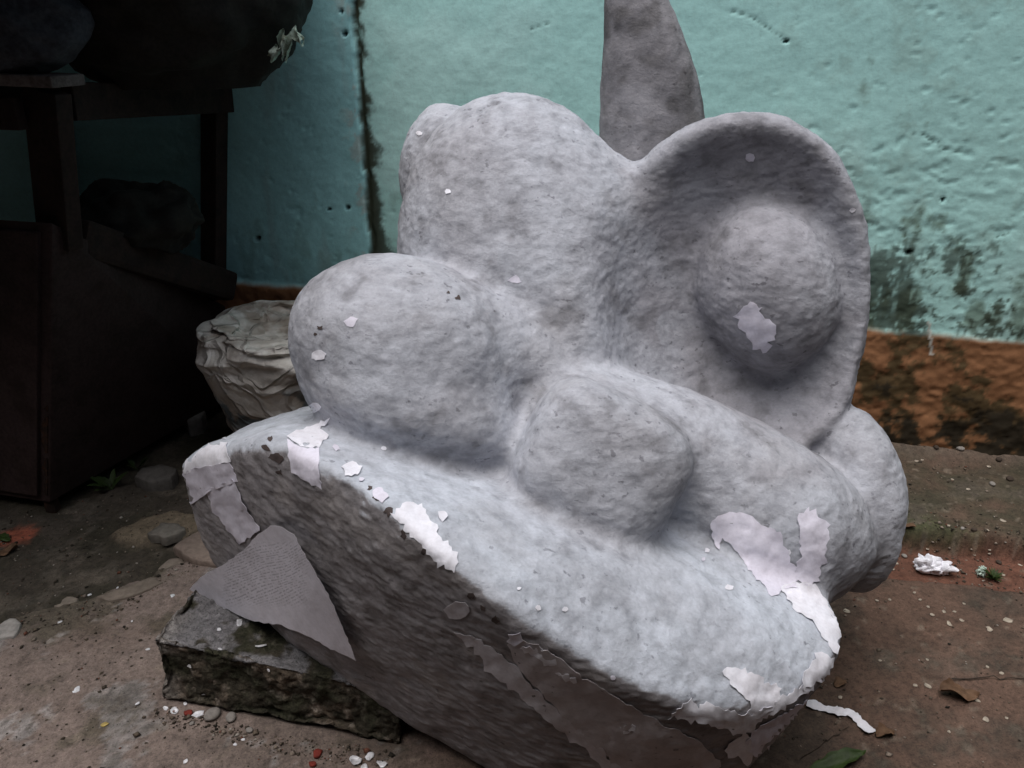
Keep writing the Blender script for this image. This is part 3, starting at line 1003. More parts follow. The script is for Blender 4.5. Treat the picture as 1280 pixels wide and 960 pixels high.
CHIPS = [(440, 402, 8), (399, 444, 9), (394, 509, 8), (644, 350, 8), (560, 240, 4), (524, 167, 4), (452, 600, 4), (884, 689, 4), (911, 735, 5),
         (879, 700, 3), (986, 690, 4), (1066, 262, 4), (938, 196, 8), (672, 760, 4), (648, 736, 3), (766, 847, 4), (706, 762, 4),
         (480, 560, 4), (420, 560, 5)]
for i, (x, y, r) in enumerate(CHIPS):
    rr = np.random.default_rng(600 + i)
    a0 = rr.uniform(0, 6.28)
    poly = [(x + r * rr.uniform(0.6, 1.15) * math.cos(a0 + k * 6.2832 / 7) * 1.1, y + r * rr.uniform(0.5, 1.0) * math.sin(a0 + k * 6.2832 / 7)) for k in range(7)]
    paper_patch(poly, W if i % 3 else L_, 640 + i, jag=0.5, spacing=2.5, curl=0.001, lift=0.0009, wrinkle=0.0004, name='paper_chip')
# dark flakes where the rim of the slab has worn through
RIM = [(333, 560, 7), (345, 572, 8), (350, 590, 5), (338, 548, 4), (470, 622, 6), (486, 640, 6), (505, 668, 6), (530, 690, 5), (400, 410, 4), (394, 418, 3), (560, 366, 3), (572, 372, 4), (604, 760, 5), (620, 775, 6), (590, 745, 5), (462, 610, 4)]
for i, (x, y, r) in enumerate(RIM):
    rr = np.random.default_rng(700 + i)
    poly = [(x + r * rr.uniform(0.3, 1.3) * math.cos(k * 6.2832 / 8), y + r * rr.uniform(0.3, 1.2) * math.sin(k * 6.2832 / 8)) for k in range(8)]
    paper_patch(poly, M_RIM_FLAKE, 740 + i, jag=0.6, spacing=2.5, curl=0.0004, lift=0.0007, wrinkle=0.0003, name='worn_flake')

def build_written_sheet():
    poly = [(237, 737), (250, 722), (282, 704), (304, 688), (322, 668), (338, 657), (352, 659), (368, 668), (378, 688), (392, 712), (412, 748), (428, 784), (438, 808), (445, 826), (428, 818), (404, 806), (384, 795), (352, 781), (330, 779), (306, 773), (280, 760), (256, 745)]
    vs, fs, ed = sheet_mesh(poly, 5.0, 0.6, 900)
    hits = []
    for x, y in vs:
        h = cast(x, y)
        if h[0] is not None and x > 285:
            hits.append((x, y, (h[0].y * CP - (h[0].z - CAM_H) * SP)))
    hits = np.array(hits)
    A = np.stack([np.ones(len(hits)), hits[:, 0], hits[:, 1]], 1)
    k, *_ = np.linalg.lstsq(A, hits[:, 2], rcond=None)
    base = k[0] + k[1] * vs[:, 0] + k[2] * vs[:, 1]
    resid = (hits[:, 2] - A @ k).min()
    s = (vs[:, 0] - 237) / 208.0
    e = (vs[:, 1] - 657) / 169.0
    t = base + resid - 0.006 - 0.022 * np.clip(1 - s * 1.6, 0, 1) ** 1.5 - 0.018 * e ** 2 + 0.020 * np.sin(s * 5.6 + e * 1.5 - 0.4)
    P = np.array([at(x, y, tt) for (x, y), tt in zip(vs, t)])
    P += 0.0015 * fbm(P, 25, 3, 77)[:, None] * np.array([0, -1, 0])
    N = np.tile(np.array([0.1, -0.95, 0.2]), (len(P), 1))
    V, F = solid(P, fs, N, 0.0006)
    o = mesh_obj('paper_sheet', V - SC_LOC, F, M_WRITTEN, None)
    o.parent = SCULPT
    uvl = o.data.uv_layers.new(name='UVMap')
    uv = np.concatenate([np.stack([s, e], 1)] * 2 + [np.zeros((len(V) - 2 * len(vs), 2))])
    li = np.empty(len(o.data.loops), dtype=np.int32)
    o.data.loops.foreach_get('vertex_index', li)
    uvl.data.foreach_set('uv', uv[li].astype(np.float32).ravel())
    o['label'] = 'large torn sheet of grey paper with faint handwriting hanging off the slab'
build_written_sheet()

# ---------------------------------------------------------------- rough solids
def rough_hexa(corner, n, disp, inset=0.0):
    """six gridded faces of a box with free corners; corner[i][j][k] -> point; disp(points, normals) moves the surface"""
    c = np.asarray(corner, dtype=float)
    def tri(u, v, w):
        r = 0
        for i in (0, 1):
            for j in (0, 1):
                for k in (0, 1):
                    r = r + ((u if i else 1 - u) * (v if j else 1 - v) * (w if k else 1 - w))[:, None] * c[i, j, k][None, :]
        return r
    key, verts, faces = {}, [], []
    n0, n1, n2 = n
    def vid(i, j, k):
        if (i, j, k) not in key:
            key[(i, j, k)] = len(verts)
            verts.append((i / n0, j / n1, k / n2))
        return key[(i, j, k)]
    for i in range(n0):
        for j in range(n1):
            faces.append((vid(i, j, n2), vid(i + 1, j, n2), vid(i + 1, j + 1, n2), vid(i, j + 1, n2)))
            faces.append((vid(i, j, 0), vid(i, j + 1, 0), vid(i + 1, j + 1, 0), vid(i + 1, j, 0)))
    for i in range(n0):
        for k in range(n2):
            faces.append((vid(i, 0, k), vid(i + 1, 0, k), vid(i + 1, 0, k + 1), vid(i, 0, k + 1)))
            faces.append((vid(i, n1, k), vid(i, n1, k + 1), vid(i + 1, n1, k + 1), vid(i + 1, n1, k)))
    for j in range(n1):
        for k in range(n2):
            faces.append((vid(0, j, k), vid(0, j, k + 1), vid(0, j + 1, k + 1), vid(0, j + 1, k)))
            faces.append((vid(n0, j, k), vid(n0, j + 1, k), vid(n0, j + 1, k + 1), vid(n0, j, k + 1)))
    q = np.array(verts)
    p = tri(q[:, 0], q[:, 1], q[:, 2])
    f = np.array(faces)
    nn = vert_normals(p, f)
    return p + nn * disp(p, q)[:, None], f, q, nn

M_BLOCK = attr_material('broken concrete', 0.92, 60, 0.9, 0.010, 0.5, 1.4, 0.2, 0.5)
def build_block():
    A = np.array([-0.770, 1.318, 0.0])
    e = np.array([0.97, -0.22, 0.0]); g = np.array([0.17, 0.98, 0.0]); z = np.array([0, 0, 1.0])
    L, D = 0.56, 0.22
    cor = [[[A, A + z * 0.165 + g * 0.015], [A + g * D, A + g * D + z * 0.175]],
           [[A + e * L, A + e * L + z * 0.125 + g * 0.02], [A + e * L + g * D, A + e * L + g * D + z * 0.13]]]
    def disp(p, q):
        edge = np.minimum(np.minimum(q[:, 0], 1 - q[:, 0]) * 2.4, np.minimum(np.minimum(q[:, 1], 1 - q[:, 1]), np.minimum(q[:, 2], 1 - q[:, 2]) * 0.75))
        d = 0.010 * fbm(p, 14, 4, 501, 0.6) + 0.012 * np.abs(fbm(p, 45, 3, 502)) + 0.005 * fbm(p, 110, 2, 503)
        return d - 0.013 * np.clip(1 - edge / 0.12, 0, 1) ** 2 * (1 + fbm(p, 20, 2, 504)) + np.where(q[:, 2] < 0.02, -0.004, 0)
    v, f, q, nn = rough_hexa(cor, (110, 46, 34), disp)
    n1, n2 = fbm(v, 18, 4, 510), fbm(v, 60, 3, 511)
    c = np.tile(np.array([0.045, 0.039, 0.028]), (len(v), 1))
    c = mixc(c, (0.10, 0.078, 0.058), sstep(0.05, 0.40, n1 + 0.5 * n2))
    c = mixc(c, (0.30, 0.26, 0.22), sstep(0.28, 0.45, n2) * 0.6)
    c = mixc(c, (0.03, 0.032, 0.018), sstep(0.0, 0.35, -n1 + 0.3 * n2) * 0.7)
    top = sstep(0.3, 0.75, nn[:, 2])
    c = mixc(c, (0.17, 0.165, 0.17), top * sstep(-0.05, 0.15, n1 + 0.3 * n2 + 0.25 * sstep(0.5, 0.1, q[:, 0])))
    c = mixc(c, (0.26, 0.24, 0.22), (1 - sstep(0.0, 0.12, q[:, 0])) * sstep(-0.1, 0.2, n1) * 0.6)
    loc = np.array([A[0] + 0.27, A[1] + 0.05, 0.0])
    o = mesh_obj('concrete_block', v, f, M_BLOCK, None, loc=loc)
    set_colour(o, np.clip(c, 0.01, 1))
    tag(o, 'mossy broken concrete block propping up the tip of the sculpture slab', 'block')
build_block()

M_STONE = attr_material('flat stone', 0.9, 60, 0.5, 0.005, 0.75, 1.2)
def flat_stone(poly_px, h, label, colr, seed, name='stone_slab', cat='stone', group=None):
    pts = np.array([gpx(*p) for p in poly_px])
    c = pts.mean(0)
    z0 = floor_z(*c) - 0.012
    r = np.random.default_rng(seed)
    ol = torn_outline([tuple(p) for p in pts], 0.012, 0.0022, seed)
    n = len(ol)
    rings = []
    for s, z in ((0.98, 0.0), (1.0, h * 0.55), (0.985, h * 0.9), (0.95, h), (0.6, h), (0.25, h)):
        ring = c + (ol - c) * s
        zz = np.full(n, z0 + z)
        p = np.stack([ring[:, 0], ring[:, 1], zz], 1)
        p[:, 2] += 0.003 * fbm(p, 25, 3, seed) * (z > 0)
        rings.append(p)
    v, f = loft(rings)
    f = f.tolist() + [list(range(5 * n, 6 * n))]
    loc = np.array([c[0], c[1], z0])
    o = mesh_obj(name, v, f, M_STONE, None, loc=loc)
    k = np.tile(np.array(colr), (len(v), 1)) * (1 + 0.25 * fbm(v, 20, 4, seed))[:, None]
    set_colour(o, np.clip(k, 0.01, 1))
    tag(o, label, cat, group)

flat_stone([(217, 690), (232, 678), (250, 668), (285, 664), (300, 690), (285, 712), (240, 705)], 0.030, 'broad pinkish flagstone tucked beneath the raised tip of the sculpture', (0.23, 0.18, 0.15), 11)
flat_stone([(196, 706), (210, 694), (224, 692), (238, 702), (222, 708)], 0.026, 'small pale angular stone against the pinkish flagstone', (0.24, 0.20, 0.165), 12)
flat_stone([(66, 752), (82, 740), (96, 742), (88, 754), (74, 757)], 0.022, 'pale wedge of stone on the broken slab edge', (0.26, 0.22, 0.18), 13)
flat_stone([(184, 668), (200, 655), (224, 656), (232, 664), (206, 674)], 0.03, 'grey flat stone in the mossy soil below the ochre ridge', (0.16, 0.145, 0.125), 14)
flat_stone([(168, 600), (178, 588), (204, 584), (222, 590), (214, 602), (186, 606)], 0.055, 'rounded grey stone beside the weeds near the cabinet', (0.12, 0.11, 0.10), 15)
flat_stone([(228, 525), (240, 514), (258, 520), (254, 534), (236, 536)], 0.07, 'pale stone in the dark between cabinet and sack', (0.20, 0.19, 0.18), 16)
flat_stone([(120, 748), (150, 736), (190, 722), (204, 728), (176, 742), (140, 752)], 0.018, 'long thin stone flake lying along the slab edge', (0.20, 0.165, 0.135), 17)
flat_stone([(-8, 788), (14, 776), (28, 782), (18, 798), (-6, 802)], 0.02, 'whitish stone flake at the mossy left slab', (0.33, 0.31, 0.29), 18)

# ---------------------------------------------------------------- woven sack by the wall
M_SACK = attr_material('dirty woven sack', 0.8, 40, 0.5, 0.010, 0.85, 1.08, 0.3)
_nt = M_SACK.node_tree
_vo = nd(_nt, 'ShaderNodeTexVoronoi', Scale=6.5, feature='DISTANCE_TO_EDGE')
_nt.links.new(coords(_nt, (1, 1, 1.7), distort=0.30, dscale=5), _vo.inputs['Vector'])
_b = _nt.nodes['Principled BSDF']
bump(_nt, _b, ramp(_nt, _vo.outputs['Distance'], [(0.0, 1.0), (0.10, 0.3), (0.4, 0.0)]), 0.7, 0.025, _b.inputs['Normal'].links[0].from_socket)
def build_sack():
    c0 = np.array([-0.715, 2.48])
    prof = [(0.0, 0.001), (0.19, 0.0), (0.235, 0.03), (0.255, 0.10), (0.285, 0.20), (0.315, 0.29), (0.335, 0.35), (0.345, 0.395), (0.335, 0.435), (0.310, 0.462), (0.275, 0.475), (0.235, 0.465), (0.20, 0.435), (0.15, 0.415), (0.08, 0.41), (0.001, 0.41)]
    s = np.linspace(0, 1, len(prof))
    ss = np.linspace(0, 1, 170)
    rr = np.interp(ss, s, [p[0] for p in prof]); zz = np.interp(ss, s, [p[1] for p in prof])
    ker = np.ones(7) / 7
    rr[4:-4] = np.convolve(rr, ker, 'same')[4:-4]; zz[4:-4] = np.convolve(zz, ker, 'same')[4:-4]
    th = np.linspace(0, 2 * math.pi, 240, endpoint=False)
    R, T = np.meshgrid(rr, th, indexing='ij'); Z, _ = np.meshgrid(zz, th, indexing='ij')
    S, _ = np.meshgrid(ss, th, indexing='ij')
    cyl = np.stack([np.cos(T).ravel() * 0.3, np.sin(T).ravel() * 0.3, S.ravel() * 1.3], 1)
    amp = np.clip(S.ravel() * 4, 0, 1) * np.clip((1 - S.ravel()) * 6, 0, 1)
    upper = sstep(0.34, 0.52, S.ravel())
    fold = 0.5 - np.abs(fbm(cyl, (2.2, 2.2, 7), 2, 801)) * 2
    fold2 = 0.5 - np.abs(fbm(cyl + fold[:, None] * 0.02, (5.5, 5.5, 8), 2, 802)) * 2.6
    band = 0.014 * (np.exp(-((Z.ravel() - 0.245 + 0.01 * np.sin(T.ravel() * 2)) / 0.012) ** 2) + np.exp(-((Z.ravel() - 0.145) / 0.010) ** 2) - np.exp(-((Z.ravel() - 0.232) / 0.009) ** 2) - np.exp(-((Z.ravel() - 0.133) / 0.008) ** 2))
    d = amp * (0.018 * fold * (0.35 + 0.65 * upper) + 0.042 * np.clip(fold2, -0.7, 0.45) * upper + 0.006 * fold2) + amp * band + 0.010 * fbm(cyl, 4, 2, 803)
    rs = np.random.default_rng(17)
    cell = np.stack([rs.uniform(0, 2 * math.pi, 130), rs.uniform(0.30, 0.95, 130)], 1)
    f1 = np.full(len(d), 9.0)
    tw = T.ravel() + 0.15 * fbm(cyl, 9, 2, 805)
    sw = S.ravel() + 0.03 * fbm(cyl, 9, 2, 806)
    for ct, cs in cell:
        dt = (tw - ct + math.pi) % (2 * math.pi) - math.pi
        f1 = np.minimum(f1, np.hypot(dt * 0.17, (sw - cs) * 0.95))
    d = d * 0.6 + amp * upper * (0.62 * f1 - 0.028)
    r = R.ravel() + d
    z = Z.ravel() + amp * upper * 0.022 * fbm(cyl, (6, 6, 8), 3, 804)
    v = np.stack([c0[0] + r * np.cos(T.ravel()) * 0.93, c0[1] + r * np.sin(T.ravel()) * 0.85, np.clip(z, 0, None) + 0.0], 1)
    n = 240
    f = []
    i = np.arange(170 * n).reshape(170, n)
    f = np.stack([i[:-1].ravel(), np.roll(i[:-1], -1, 1).ravel(), np.roll(i[1:], -1, 1).ravel(), i[1:].ravel()], 1)
    o = mesh_obj('woven_sack', v, f, M_SACK, None, loc=np.array([c0[0], c0[1], -0.01]))
    n1, n2 = fbm(v, 7, 4, 820), fbm(v, 22, 4, 821)
    c = np.tile(np.array([0.62, 0.58, 0.53]), (len(v), 1))
    n3 = fbm(v, 60, 3, 822, 0.6)
    c = mixc(c, (0.30, 0.24, 0.19), sstep(0.0, 0.35, n1 + 0.6 * n2) * 0.7)
    c = mixc(c, (0.74, 0.72, 0.69), sstep(0.05, 0.35, -n2 + 0.5 * n3) * 0.5)
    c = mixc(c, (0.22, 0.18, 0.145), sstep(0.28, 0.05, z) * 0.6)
    c = mixc(c, (0.06, 0.10, 0.125), sstep(0.10, 0.22, n1 - 0.4 * n2 + 0.2 * n3) * sstep(0.12, 0.2, z) * sstep(0.40, 0.30, z) * 0.8)
    c = mixc(c, (0.20, 0.165, 0.13), sstep(0.05, -0.3, fold2) * upper * 0.4)
    set_colour(o, np.clip(c, 0.01, 1))
    tag(o, 'slumped dirty white woven sack with creased folds by the wall', 'sack')
build_sack()

# ---------------------------------------------------------------- dark junk at the left
K = np.array([-1.415, 2.09])
E1 = -WALL_U                                    # along the front, to the left
E2 = np.array([0.38, 0.925])                   # towards the wall
def kp(a, b, z):
    q = K + E1 * a + E2 * b
    return np.array([q[0], q[1], z])

def dark_mat(name, c, c2, rough=0.8, scale=14):
    m, nt, b = new_mat(name, rough, 0.25)
    v = coords(nt)
    f1 = noise_tex(nt, v, scale, 5, 0.65)
    f2 = noise_tex(nt, v, scale * 7, 3, 0.6)
    k = mix(nt, c, c2, ramp(nt, f1, [(0.45, 0.0), (0.65, 1.0)]))
    k = mix(nt, k, ramp(nt, f2, [(0.3, 0.7), (0.6, 1.1)]), 1.0, 'MULTIPLY')
    nt.links.new(k, b.inputs['Base Color'])
    n1 = bump(nt, b, f1, 0.3, 0.004)
    bump(nt, b, f2, 0.3, 0.002, n1)
    return m
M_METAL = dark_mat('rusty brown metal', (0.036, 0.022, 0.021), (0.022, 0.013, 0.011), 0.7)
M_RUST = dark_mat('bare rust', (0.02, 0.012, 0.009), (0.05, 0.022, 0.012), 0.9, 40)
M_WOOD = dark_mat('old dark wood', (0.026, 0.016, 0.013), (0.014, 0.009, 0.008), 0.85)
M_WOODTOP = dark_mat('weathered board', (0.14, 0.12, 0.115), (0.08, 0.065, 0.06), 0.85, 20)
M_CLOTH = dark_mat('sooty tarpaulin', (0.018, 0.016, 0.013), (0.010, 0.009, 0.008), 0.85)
M_GREYCLOTH = dark_mat('blue grey cloth', (0.05, 0.055, 0.065), (0.028, 0.030, 0.036), 0.9)
M_PLASTIC = dark_mat('pale torn plastic', (0.42, 0.50, 0.42), (0.16, 0.18, 0.12), 0.5, 30)

def bevel_prism(name, verts, faces, mat, parent, width=0.006, segs=2):
    bm = bmesh.new()
    vs = [bm.verts.new(Vector(v)) for v in verts]
    for q in faces:
        bm.faces.new([vs[i] for i in q])
    bmesh.ops.recalc_face_normals(bm, faces=bm.faces)
    if width:
        bmesh.ops.bevel(bm, geom=list(bm.edges), offset=width, segments=segs, profile=0.6, affect='EDGES')
    me = bpy.data.meshes.new(name)
    bm.to_mesh(me); bm.free()
    me.polygons.foreach_set('use_smooth', np.zeros(len(me.polygons), bool))
    o = bpy.data.objects.new(name, me)
    col.objects.link(o)
    me.materials.append(mat)
    if parent is not None:
        o.parent = parent
        o.location = -parent.location
    return o

HEX = [(0, 1, 2, 3), (4, 5, 6, 7), (0, 1, 5, 4), (1, 2, 6, 5), (2, 3, 7, 6), (3, 0, 4, 7)]
def hexa(name, pts, mat, parent, width=0.006):
    return bevel_prism(name, pts, HEX, mat, parent, width)

def beam(name, p0, p1, w, d, mat, parent, side=None, width=0.004):
    p0, p1 = np.asarray(p0, float), np.asarray(p1, float)
    ax = (p1 - p0) / np.linalg.norm(p1 - p0)
    ref = np.asarray(side if side is not None else (0, 0, 1.0), float)
    a = np.cross(ax, ref); a /= np.linalg.norm(a)
    b = np.cross(a, ax)
    pts = [p + a * sa * w / 2 + b * sb * d / 2 for p in (p0, p1) for sa, sb in ((-1, -1), (1, -1), (1, 1), (-1, 1))]
    return hexa(name, pts, mat, parent, width)

def aty(px, py, y):                              # the point of a sight line at distance y into the yard
    r = ray(px, py)
    return np.array([0, 0, CAM_H]) + r * (y / r[1])

cab = empty('metal_cabinet', (K[0] - 0.2, K[1] + 0.4, 0))
tag(cab, 'dark brown rusty metal cabinet with a sloping top standing against the wall', 'cabinet')
CW, CD = 0.85, 0.86
L1 = np.array([E1[0], E1[1], 0.0]) * CW
c_fb, c_bb = kp(0, 0, 0.02), kp(0, CD, 0.02)
c_ft, c_bt = aty(65, 278, 2.11), aty(282, 382, 2.90)
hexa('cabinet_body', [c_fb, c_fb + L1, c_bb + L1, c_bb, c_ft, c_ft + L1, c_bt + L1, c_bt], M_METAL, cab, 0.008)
def front(a, s, out=0.0):                        # a point on the front face: a across from the corner, s from foot to top
    p = c_fb * (1 - s) + c_ft * s
    return p + np.array([E1[0], E1[1], 0]) * a + np.array([WALL_N[0], WALL_N[1], 0]) * out
for a0, a1 in ((0.035, 0.42), (0.43, 0.82)):
    hexa('door', [front(a0, 0.03, 0.014), front(a1, 0.03, 0.014), front(a1, 0.03, -0.004), front(a0, 0.03, -0.004), front(a0, 0.97, 0.014), front(a1, 0.97, 0.014), front(a1, 0.97, -0.004), front(a0, 0.97, -0.004)], M_METAL, cab, 0.004)
for i, (z0, z1, wd) in enumerate(((0.03, 0.10, 0.008), (0.11, 0.18, 0.012), (0.20, 0.34, 0.020), (0.36, 0.38, 0.009))):   # rust eaten holes up the corner
    k = 9
    rr = np.random.default_rng(40 + i)
    up = [front(0.012 + wd * (0.35 + rr.uniform(0, 1)) * math.sin(math.pi * (j + 0.5) / k), z0 + (z1 - z0) * j / (k - 1), 0.003) for j in range(k)]
    dn = [front(0.008, z0 + (z1 - z0) * j / (k - 1), 0.003) for j in range(k)][::-1]
    ring = np.array(up + dn)
    back = ring - np.array([WALL_N[0], WALL_N[1], 0]) * 0.006
    n = len(ring)
    mesh_obj('rust_hole', np.concatenate([ring, back]), [tuple(range(n)), tuple(range(2 * n - 1, n - 1, -1))] + [(j, (j + 1) % n, n + (j + 1) % n, n + j) for j in range(n)], M_RUST, cab, smooth=False)
for a0, b0 in ((0.03, 0.03), (CW - 0.03, 0.03), (0.03, CD - 0.05), (CW - 0.03, CD - 0.05)):
    zf = min(floor_z(*kp(a0, b0, 0)[:2]), 0.0)
    beam('foot', kp(a0, b0, zf - 0.004), kp(a0, b0, 0.03), 0.035, 0.035, M_RUST, cab, side=(1, 0, 0), width=0.01)

stand = empty('wooden_stand', tuple((c_ft + c_bt + L1) / 2))
tag(stand, 'dark wooden trestle frame standing on top of the rusty cabinet', 'stand')
YD = (E2[0], E2[1], 0)
LW = L1 * 0.8
for off in (np.zeros(3), LW):
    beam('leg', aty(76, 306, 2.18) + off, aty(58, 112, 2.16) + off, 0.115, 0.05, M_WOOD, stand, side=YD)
    beam('leg', aty(267, 372, 2.86) + off, aty(268, 112, 2.88) + off, 0.068, 0.06, M_WOOD, stand, side=YD)
    beam('side_rail', aty(86, 127, 2.21) + off, aty(286, 122, 2.92) + off, 0.035, 0.095, M_WOOD, stand)
beam('top_board', aty(-60, 88, 2.15) + LW * 0.8, aty(86, 101, 2.15), 0.13, 0.028, M_WOODTOP, stand)
beam('crossbar', aty(26, 142, 2.13) + LW, aty(26, 142, 2.13), 0.03, 0.08, M_WOOD, stand)
beam('lower_rail', aty(92, 296, 2.24), aty(284, 358, 2.84), 0.09, 0.11, M_WOOD, stand, width=0.02)

def lump(name, centre, radii, mat, seed, folds=0.03, rot=0.0, flat=None, parent=None, nth=90, nph=60, label=None, cat=None):
    th = np.linspace(0, 2 * math.pi, nth, endpoint=False)
    ph = np.linspace(0.02, math.pi - 0.02, nph)
    PH, TH = np.meshgrid(ph, th, indexing='ij')
    n = np.stack([np.sin(PH).ravel() * np.cos(TH).ravel(), np.sin(PH).ravel() * np.sin(TH).ravel(), np.cos(PH).ravel()], 1)
    p = n * np.asarray(radii)
    rid = 0.5 - np.abs(fbm(p + seed, (6, 6, 11), 3, seed)) * 2
    p = p + n * (folds * rid + folds * 0.8 * fbm(p, 4, 3, seed + 1))[:, None]
    if flat is not None:
        p[:, 2] = np.maximum(p[:, 2], flat)
    c, s = math.cos(rot), math.sin(rot)
    v = np.stack([p[:, 0] * c - p[:, 1] * s, p[:, 0] * s + p[:, 1] * c, p[:, 2]], 1) + np.asarray(centre)
    i = np.arange(nth * nph).reshape(nph, nth)
    f = np.stack([i[:-1].ravel(), i[1:].ravel(), np.roll(i[1:], -1, 1).ravel(), np.roll(i[:-1], -1, 1).ravel()], 1)
    f = f.tolist() + [i[0].tolist(), i[-1][::-1].tolist()]
    o = mesh_obj(name, v, f, mat, parent, loc=None if parent is not None else np.array([centre[0], centre[1], v[:, 2].min()]))
    if label:
        tag(o, label, cat)
    return o

bag = empty('bulky_bundle', (-0.98, 2.52, 1.19))
tag(bag, 'big sooty tarpaulin bundle lying on top of the wooden trestle frame', 'bundle')
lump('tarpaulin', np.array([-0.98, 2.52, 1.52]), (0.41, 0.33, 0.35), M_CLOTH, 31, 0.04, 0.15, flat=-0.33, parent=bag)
def torn_plastic(px, py, y, w, h, seed):
    r = np.random.default_rng(seed)
    nu, nv = 9, 12
    V = []
    for i in range(nu):
        for j in range(nv):
            u, v = i / (nu - 1) - 0.5, j / (nv - 1)
            ww = w * (0.35 + 0.65 * math.sin(math.pi * min(1, 0.15 + v)))
            p = aty(px + u * ww + 10 * (v - 0.5) * math.sin(seed), py + v * h, y)
            V.append(p + np.array([0, 0.02 * math.sin(9 * u + 5 * v + seed) + r.normal(0, 0.003), 0.01 * math.sin(7 * u + seed)]))
    V = np.array(V)
    i = np.arange(nu * nv).reshape(nu, nv)
    F = [tuple(q) for q in np.stack([i[:-1, :-1].ravel(), i[1:, :-1].ravel(), i[1:, 1:].ravel(), i[:-1, 1:].ravel()], 1).tolist()]
    V, F = solid(V, F, np.tile([0.0, -1.0, 0.0], (len(V), 1)), 0.001)
    mesh_obj('torn_plastic', V, F, M_PLASTIC, bag)
torn_plastic(356, 40, 2.40, 18, 34, 3)
torn_plastic(373, 36, 2.42, 12, 18, 8)
torn_plastic(344, 60, 2.40, 14, 14, 5)

p_ = aty(22, 30, 2.16)
lump('cloth_bundle', p_, (0.17, 0.10, 0.12), M_GREYCLOTH, 51, 0.025, 0.2, flat=-(p_[2] - 1.235), label='blue grey cloth bundle on the front board of the trestle', cat='bundle')
p_ = aty(172, 262, 2.52)
lump('rag_heap', p_ - np.array([0, 0, 0.03]), (0.17, 0.14, 0.11), M_CLOTH, 64, 0.055, 0.4, label='black rag heap piled on the sloping cabinet top', cat='rags')

# unseen lean-to roof added to darken the junk, resting on a wall plate and two poles
roof = empty('shade_roof', (-2.3, 2.2, 1.7))
tag(roof, 'unseen rusty tin lean-to roof on poles, added to darken the junk corner', 'roof')
def roof_z(y): return 1.66 + (y - 1.25) * 0.09
rx0, rx1, ry0 = -4.2, -0.66, 1.25
def wy(x): return WALL_P[1] + (WALL_P[0] - x) * 0.2428 - 0.02
n_c = 40
xs_ = np.linspace(rx0, rx1, n_c * 4 + 1)
zc = 0.012 * np.cos(np.arange(len(xs_)) * math.pi / 2)
top, bot = [], []
for off, lst in ((0.0, top), (-0.002, bot)):
    for x, q in zip(xs_, zc):
        lst.append((x, ry0, roof_z(ry0) + q + off)); lst.append((x, wy(x) - 0.03, roof_z(wy(x)) + q + off))
V = np.array(top + bot)
m_ = len(top)
F = []
for i in range(len(xs_) - 1):
    F.append((2 * i, 2 * i + 2, 2 * i + 3, 2 * i + 1)); F.append((m_ + 2 * i + 1, m_ + 2 * i + 3, m_ + 2 * i + 2, m_ + 2 * i))
mesh_obj('roof_sheet', V, F, M_TIN, roof, smooth=True)
for px_, py_ in ((-2.75, 1.4), (-4.05, 1.4)):
    beam('pole', (px_, py_, -0.01), (px_, py_, roof_z(py_) - 0.016), 0.06, 0.06, M_WOOD, roof, side=(1, 0, 0))
beam('purlin', (rx0 + 0.05, 1.4, roof_z(1.4) - 0.045), (-0.78, 1.4, roof_z(1.4) - 0.045), 0.05, 0.06, M_WOOD, roof)

# ---------------------------------------------------------------- small things on the ground
def scrap_mesh(size, seed, thick=0.0012, bend=0.12, aspect=0.7, n=11):
    r = np.random.default_rng(seed)
    a = np.linspace(0, 2 * math.pi, n, endpoint=False)
    rad = size * r.uniform(0.7, 1.1, n)
    o = np.stack([rad * np.cos(a), rad * np.sin(a) * aspect], 1)
    rings = []
    for s in (1.0, 0.55):
        q = o * s
        z = thick + bend * (q[:, 0] ** 2 - 0.5 * q[:, 1] ** 2) / max(size, 1e-6) * r.uniform(0.2, 1.0) + r.uniform(0, 0.06, n) * size * s
        rings.append(np.stack([q[:, 0], q[:, 1], z], 1))
    low = np.stack([o[:, 0] * 0.98, o[:, 1] * 0.98, rings[0][:, 2] - thick], 1)
    c = np.array([[0, 0, thick]])
    v = np.concatenate([low, rings[0], rings[1], c])
    f = []
    for k in range(2):
        for i in range(n):
            j = (i + 1) % n
            f.append((k * n + i, k * n + j, (k + 1) * n + j, (k + 1) * n + i))
    for i in range(n):
        f.append((2 * n + i, 2 * n + (i + 1) % n, 3 * n))
    f.append(tuple(range(n - 1, -1, -1)))
    v[:, 2] -= v[:, 2].min()
    return v, f

def ground_at(px, py):
    z = 0.0
    for _ in range(4):
        p = on_z(px, py, z)
        z = floor_z(p[0], p[1])
    return np.array([p[0], p[1], z])

def scrap(px, py, size_px, mat, name, label, cat, group, seed, bend=0.12, aspect=0.7, on=None, thick=0.0012):
    p = ground_at(px, py) if on is None else on
    t = p[1] * CP - (p[2] - CAM_H) * SP
    v, f = scrap_mesh(size_px * t / FPX, seed, thick, bend, aspect)
    o = mesh_obj(name, v, f, mat, None, smooth=True)
    o.location = p + np.array([0, 0, 0.0005])
    o.rotation_euler = (0, 0, (seed * 1.7) % 6.28)
    tag(o, label, cat, group)
    return o

